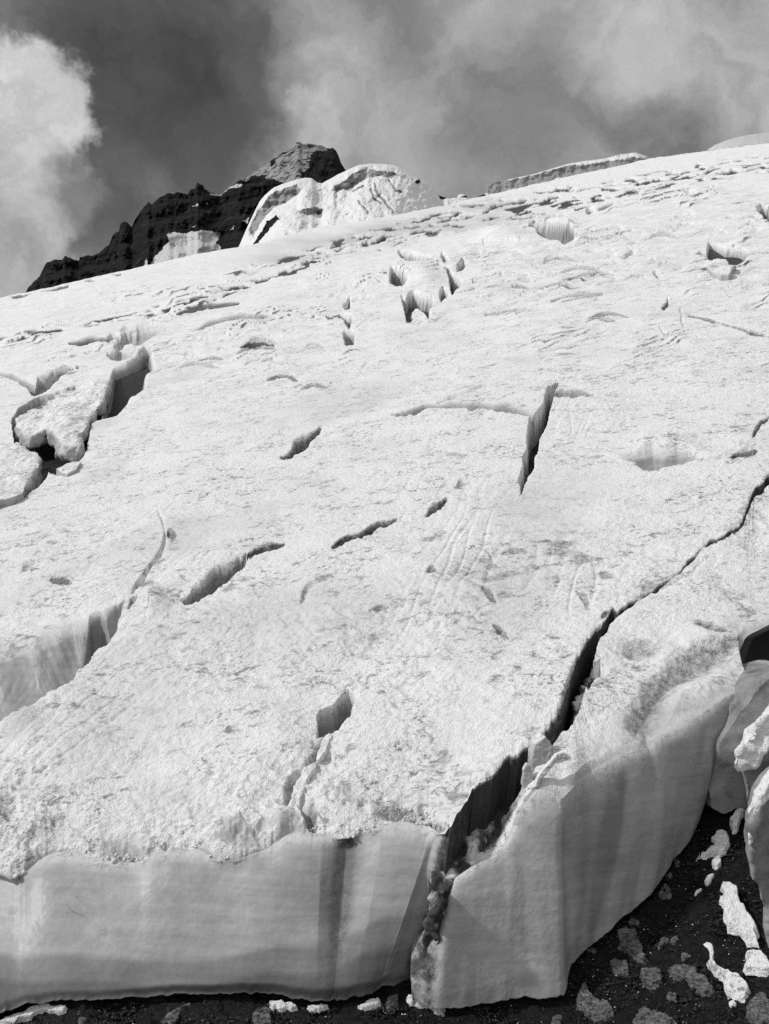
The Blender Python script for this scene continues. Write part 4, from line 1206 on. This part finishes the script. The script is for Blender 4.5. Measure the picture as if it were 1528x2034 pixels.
block('ice_rubble', 'dark dirty ice rubble wedged in the narrow upper part of the long crevasse', 'rubble',
      [(1138, 1440), (1140, 1400), (1156, 1360), (1176, 1326), (1196, 1330), (1186, 1360), (1172, 1390), (1156, 1430)], 'slope', lift=-0.28, thick=0.6, voxel=0.018, smooth=1, amp=((0.2, .07), (0.08, .035)), dirt=1.2, snow=(.7, 1.2), ice=0.2)
block('snow_lump', 'small bright snow lump lodged in the crevasse above the rubble', 'snow',
      [(1150, 1392), (1160, 1372), (1172, 1380), (1164, 1400)], 'slope', lift=-0.12, thick=0.3, voxel=0.015, smooth=4, amp=((.1, .02),), snow=(-3, -2))
block('snow_lump', 'bright snow lump filling the runnel just below the pit', 'snow',
      [(632, 1490), (640, 1466), (656, 1452), (660, 1462), (648, 1490), (636, 1506), (626, 1508)], 'slope', lift=-0.06, thick=0.3, voxel=0.015, smooth=6, amp=((.1, .02),), snow=(-3, -2))
block('snow_lump', 'bright snow tongue at the lower end of the runnel below the pit', 'snow',
      [(580, 1580), (586, 1552), (604, 1522), (628, 1510), (630, 1520), (612, 1545), (596, 1584)], 'slope', lift=-0.08, thick=0.3, voxel=0.015, smooth=6, amp=((.1, .02),), snow=(-3, -2))
block('snow_lump', 'snow lump on the rim of the slab at the crevasse mouth', 'snow',
      [(930, 1716), (950, 1704), (972, 1702), (962, 1712), (940, 1722)], 'front', 10.52, 0.22, voxel=0.012, smooth=4, amp=((.06, .012),), snow=(-3, -2))

# upper-left chaos
sl = block('collapsed_slab', 'tilted snow-topped ice slab sagging over the dark hole at upper left', 'ice slab',
           [(30, 846), (60, 866), (100, 852), (130, 886), (160, 888), (178, 836), (204, 796), (216, 756), (196, 752), (165, 760), (130, 775), (80, 800), (40, 825)], 'slope', lift=0.22, thick=0.5, voxel=0.05, smooth=3, amp=((2.0, .30), (0.7, .14), (0.3, .07), (0.13, .03)), snow=(0.3, .75), dirt=0.10)
for ix, (ax, ln) in enumerate(((108, 34), (113, 18), (123, 26), (132, 30))):
    top = at_depth(ax, 893, float(sl.location[1]) - 1.0)
    k = 9
    vv, fc = [], []
    L_ = ln * top[1] / F
    for i in range(k):
        r = 0.075 * (1 - i / (k - 0.6)) * (0.8 + 0.2 * math.sin(i * 2 + ix)) * (1.6 if ix > 1 else 0.9)
        for j in range(8):
            a_ = j * math.pi / 4
            vv.append((top[0] + r * math.cos(a_) + 0.01 * math.sin(i), top[1] + r * math.sin(a_), top[2] + 0.1 - L_ * i / (k - 1)))
    for i in range(k - 1):
        for j in range(8):
            fc.append((i * 8 + j, i * 8 + (j + 1) % 8, (i + 1) * 8 + (j + 1) % 8, (i + 1) * 8 + j))
    o = link_mesh('icicle', vv, fc[::1], ICE, {'ice': np.ones(len(vv)), 'dirt': np.zeros(len(vv))}, parent=sl, origin=top)
block('ice_block', 'flat white ice block at the left edge with a bright broken right side', 'ice block',
      [(-90, 1030), (-90, 900), (0, 882), (36, 880), (56, 886), (78, 900), (80, 925), (60, 950), (50, 975), (0, 992)], 'slope', lift=0.28, thick=0.8, voxel=0.05, smooth=3, amp=((2.0, .2), (0.7, .10), (0.3, .06), (0.13, .03)), snow=(.35, .75), dirt=0.05)
block('ice_block', 'small white ice chip lying at the foot of the dark hole', 'ice block',
      [(112, 930), (130, 922), (162, 916), (152, 932), (134, 940), (122, 938)], 'slope', lift=0.12, thick=0.35, voxel=0.03, smooth=3, amp=((.3, .03), (.1, .02)), snow=(.1, .6))
block('ice_block', 'pale ice wedge inside the hole below the central snow bridge', 'ice block',
      [(816, 632), (822, 616), (830, 612), (846, 624), (852, 634), (830, 640)], 'slope', lift=-0.35, thick=0.8, voxel=0.05, smooth=2, amp=((.5, .05), (.2, .03)), snow=(.3, .8), dirt=0.25)
block('ice_block', 'dirty broken ice lump at the front of the hole below the snow bridge', 'ice block',
      [(806, 644), (822, 634), (848, 632), (856, 640), (844, 647), (816, 648)], 'slope', lift=-0.1, thick=0.5, voxel=0.05, smooth=2, amp=((.5, .08), (.2, .06)), snow=(.3, .8), dirt=0.35)
block('ice_block', 'grey ice lump below the ragged hole at the upper right', 'ice block',
      [(1406, 530), (1418, 516), (1442, 514), (1460, 528), (1450, 542), (1416, 542)], 'slope', lift=0.25, thick=1.4, voxel=0.08, smooth=2, amp=((1.0, .15), (.4, .08)), snow=(.5, .95), dirt=0.2)


# ------------------------------------------------------------------ stones and snow on the black rock
STONES = [
    ('long grey slab of schist lying nearest the foot of the right ice face', [(1222, 1848), (1240, 1834), (1262, 1840), (1272, 1862), (1280, 1880), (1290, 1902), (1284, 1912), (1262, 1906), (1246, 1890), (1226, 1880), (1234, 1866)], .05),
    ('small flat grey stone just above the long schist slab', [(1246, 1828), (1262, 1823), (1272, 1832), (1268, 1840), (1250, 1834)], .03),
    ('squarish grey stone left of the blocky schist stone', [(1210, 1908), (1222, 1901), (1240, 1904), (1250, 1922), (1252, 1936), (1236, 1934), (1216, 1926)], .04),
    ('blocky grey schist stone with a bright cracked edge', [(1270, 1930), (1280, 1923), (1306, 1925), (1318, 1932), (1318, 1950), (1306, 1958), (1274, 1954)], .09),
    ('broad layered grey rock, widest of the stones on the black bed', [(1320, 1924), (1340, 1916), (1362, 1918), (1384, 1934), (1406, 1946), (1424, 1968), (1422, 1980), (1396, 1978), (1370, 1962), (1344, 1944)], .10),
    ('tall pointed grey slab beside the front corner of the ice', [(1156, 1944), (1162, 1950), (1176, 1972), (1190, 1986), (1216, 1998), (1222, 2016), (1204, 2030), (1180, 2034), (1164, 2012), (1142, 2002), (1146, 1976)], .06),
    ('grey rough rock at the bottom edge below the broad layered rock', [(1254, 2034), (1262, 2012), (1284, 1998), (1304, 2008), (1330, 2016), (1352, 2034), (1330, 2052), (1270, 2052)], .09),
    ('thin grey stone chip tilted against the foot of the ice', [(1162, 1884), (1168, 1876), (1186, 1888), (1184, 1898), (1172, 1890)], .03),
    ('small pale chip of stone in front of the broad layered rock', [(1326, 1972), (1332, 1969), (1345, 1976), (1344, 1982), (1330, 1981)], .03),
    ('small rounded grey stone in the middle of the black bed', [(1306, 1880), (1314, 1864), (1328, 1862), (1332, 1870), (1318, 1874), (1310, 1884)], .03),
    ('rough grey stone right of the long schist slab', [(1352, 1908), (1364, 1890), (1372, 1888), (1374, 1902), (1360, 1912)], .04),
    ('grey pebble cluster stone by the notch of the right ice face', [(1306, 1772), (1316, 1762), (1326, 1756), (1334, 1770), (1330, 1784), (1316, 1784)], .04),
    ('small knobbly stone where the right ice face meets the bed', [(1322, 1740), (1330, 1732), (1334, 1742), (1330, 1748)], .03),
    ('small pale stone under the ice rim near the white snow patch', [(1336, 1712), (1344, 1704), (1350, 1712), (1342, 1718)], .03),
    ('large smooth grey boulder at the bottom right corner', [(1482, 2022), (1484, 1998), (1500, 1982), (1524, 1984), (1570, 2004), (1580, 2050), (1510, 2048)], .22),
    ('dark flat stone under the ice front at the bottom left', [(150, 2024), (154, 2010), (172, 2014), (176, 2028), (160, 2034)], .05),
    ('ragged grey stone slab under the middle of the left ice front', [(312, 2034), (330, 2016), (352, 2004), (384, 1994), (374, 2008), (356, 2022), (338, 2044)], .05),
    ('pale grey stone sticking out below the left ice front', [(498, 2020), (506, 2004), (522, 2000), (542, 2006), (544, 2034), (512, 2044)], .06),
    ('grey stone in the shade at the mouth of the long crevasse', [(764, 2002), (768, 1984), (782, 1976), (794, 1974), (792, 1990), (776, 2006)], .05),
    ('small grey cobble at the bottom edge right of the crevasse mouth', [(1092, 2034), (1102, 2020), (1116, 2018), (1118, 2036), (1102, 2046)], .05),
    ('dark stone in shade beside the grey layered rock', [(1330, 1870), (1346, 1858), (1352, 1866), (1340, 1876)], .02),
]
for lab, pts, th in STONES:
    block('stone', lab, 'stone', pts, 'ground', thick=th * 0.42, voxel=0.009, smooth=1, amp=((0.16, .016), (0.07, .014), (0.03, .010)), mat=STONE, group='grey stones on the black bed', snow=(5, 6))

SNOWS = [
    ('bright snow patch shaped like a boot, topmost on the black bed', [(1410, 1664), (1424, 1650), (1440, 1646), (1449, 1662), (1448, 1680), (1440, 1694), (1424, 1698), (1396, 1702), (1380, 1704), (1400, 1696), (1416, 1684), (1420, 1672)], .06),
    ('small round snow patch just under the boot-shaped one', [(1412, 1712), (1420, 1702), (1434, 1702), (1434, 1716), (1424, 1726), (1414, 1720)], .05),
    ('thin tilted snow sliver, upper of two on the bed', [(1398, 1752), (1404, 1740), (1420, 1733), (1416, 1742), (1404, 1754)], .03),
    ('thin tilted snow sliver, lower of two on the bed', [(1378, 1780), (1384, 1768), (1398, 1760), (1394, 1770), (1384, 1782)], .03),
    ('long snow bank with a bright left edge and grey flank at the right', [(1430, 1764), (1434, 1750), (1448, 1752), (1466, 1762), (1474, 1800), (1498, 1832), (1512, 1880), (1484, 1876), (1458, 1852), (1444, 1848), (1436, 1826), (1440, 1806), (1424, 1788), (1440, 1780)], .12),
    ('curved snow bank with a bright left rim near the bottom right corner', [(1398, 1908), (1416, 1914), (1434, 1926), (1450, 1930), (1478, 1950), (1496, 1976), (1482, 1992), (1460, 1984), (1444, 1980), (1440, 1962), (1436, 1944), (1418, 1932)], .10),
    ('small lumpy snow patch above the curved snow bank', [(1394, 1876), (1402, 1870), (1416, 1876), (1420, 1894), (1416, 1908), (1406, 1886)], .04),
    ('knobbly half-melted snow heap beside the tall block at the right', [(1474, 1924), (1480, 1916), (1482, 1892), (1504, 1890), (1528, 1904), (1540, 1930), (1520, 1936), (1500, 1930), (1488, 1932)], .10),
    ('snow trail dropping from the right block down to the boot-shaped patch', [(1448, 1630), (1462, 1612), (1478, 1596), (1484, 1604), (1472, 1624), (1464, 1650), (1452, 1652)], .10),
    ('long snow pad under the left end of the ice front', [(-20, 2040), (20, 2020), (60, 2002), (110, 1998), (144, 2001), (136, 2012), (100, 2012), (50, 2024), (20, 2044)], .07),
    ('white snow pad under the ice front, left of the crevasse mouth', [(528, 1990), (560, 1988), (580, 1992), (596, 2002), (584, 2008), (556, 2008), (540, 2004)], .06),
    ('flat snow scrap at the corner of the left ice front', [(608, 1998), (630, 1994), (656, 1998), (640, 2003), (616, 2003)], .03),
    ('snow scrap lying in the crevasse mouth', [(704, 2004), (722, 1996), (742, 1984), (758, 1984), (752, 1998), (730, 2004)], .05),
    ('bright snow tongue along the foot of the slab front', [(804, 1974), (820, 1973), (846, 1986), (868, 1992), (890, 2004), (886, 2012), (862, 2006), (836, 1998), (812, 1990)], .06),
    ('tiny bright snow fleck left of the curved snow bank', [(1444, 1990), (1456, 1984), (1466, 1992), (1454, 1996)], .02),
]
for lab, pts, th in SNOWS:
    block('snow_patch', lab, 'snow patch', pts, 'ground', thick=th * 0.55, lift=0.02, voxel=0.010, smooth=8, amp=((0.15, .010), (0.05, .003)), group='old snow on the black bed', snow=(-3, -2))


def scatter(name, label, n, mat, size, seed, attrs=None):
    rs = np.random.RandomState(seed)
    px = np.concatenate([rs.uniform(1130, 1560, n), rs.uniform(-60, 1140, n // 2)])
    py = np.concatenate([rs.uniform(1640, 2070, n), rs.uniform(1990, 2070, n // 2)])
    c = on_ground(px, py, 0.0)
    ok = (c[:, 1] < 13.2)
    c = c[ok]
    base = np.array([(1, 0, 0), (-1, 0, 0), (0, 1, 0), (0, -1, 0), (0, 0, 1), (0, 0, -1)], float)
    fc = np.array([(0, 2, 4), (2, 1, 4), (1, 3, 4), (3, 0, 4), (2, 0, 5), (1, 2, 5), (3, 1, 5), (0, 3, 5)])
    m = len(c)
    s = size * np.exp(np.minimum(rs.normal(0, 0.75, m), 1.15))
    v = base[None] * (s[:, None, None] * rs.uniform(0.5, 1.3, (m, 6, 1))) * np.array([1, 1, .6])
    a = rs.uniform(0, 6.28, m)
    ca, sa = np.cos(a)[:, None], np.sin(a)[:, None]
    v = np.stack([v[..., 0] * ca - v[..., 1] * sa, v[..., 0] * sa + v[..., 1] * ca, v[..., 2]], -1)
    zz = ground_z(c[:, 0], c[:, 1]) + 0.05 * fbm(c[:, 0] / 0.8, c[:, 1] / 0.8, 2.0, 4) - 0.02
    c[:, 2] = zz
    v = v + c[:, None]
    f = (fc[None] + 6 * np.arange(m)[:, None, None]).reshape(-1, 3)
    at = {'ice': np.zeros(m * 6), 'dirt': np.zeros(m * 6)}
    o = link_mesh(name, v.reshape(-1, 3), f, mat, at, smooth=False)
    tag(o, label, 'gravel' if mat is GRIT else 'glint grains', kind='stuff')


scatter('gravel', 'fine dark gravel strewn over the black bedrock', 7000, GRIT, 0.012, 3)
scatter('glint_grains', 'sparse white grains standing in for glints on the wet black bedrock', 700, ICE, 0.0045, 5)  # white grains added to stand for sparkles of light on wet rock


def crumbs():
    """small lumps of snow lying along the lip of the ice front"""
    rs = np.random.RandomState(11)
    E = RIM[0]
    sel = np.nonzero((E[:, 0] > -5.2) & (E[:, 0] < 0.75))[0]
    n = 260
    i = rs.choice(sel, n)
    c = E[i] + np.stack([rs.normal(0, .05, n), np.abs(rs.normal(0, .10, n)), np.zeros(n)], 1)
    c[:, 2] += 0.42 * (c[:, 1] - E[i][:, 1]) * 1.2 + 0.004
    u = []
    for a in range(5):
        th = math.pi * a / 4
        for b_ in range(8):
            ph = math.pi * b_ / 4
            u.append((math.sin(th) * math.cos(ph), math.sin(th) * math.sin(ph), math.cos(th)))
    u = np.array(u)
    f = np.array([(a * 8 + b_, a * 8 + (b_ + 1) % 8, a * 8 + 8 + (b_ + 1) % 8, a * 8 + 8 + b_) for a in range(4) for b_ in range(8)])[:, ::-1]
    sz = 0.011 * np.exp(np.minimum(rs.normal(0, 0.6, n), 1.2))
    v = u[None] * sz[:, None, None] * rs.uniform(.7, 1.3, (n, 1, 3))
    v = v * (1 + 0.25 * pn(u[None, :, 0] * 2 + np.arange(n)[:, None] * 3.7, u[None, :, 1] * 2, u[None, :, 2] * 2))[..., None]
    v = v + c[:, None]
    ff = (f[None] + 40 * np.arange(n)[:, None, None]).reshape(-1, 4)
    o = link_mesh('snow_crumbs', v.reshape(-1, 3), ff, ICE, {'ice': np.zeros(n * 40), 'dirt': np.zeros(n * 40)})
    tag(o, 'small white snow crumbs lying along the lip of the left ice front', 'snow', kind='stuff')


crumbs()
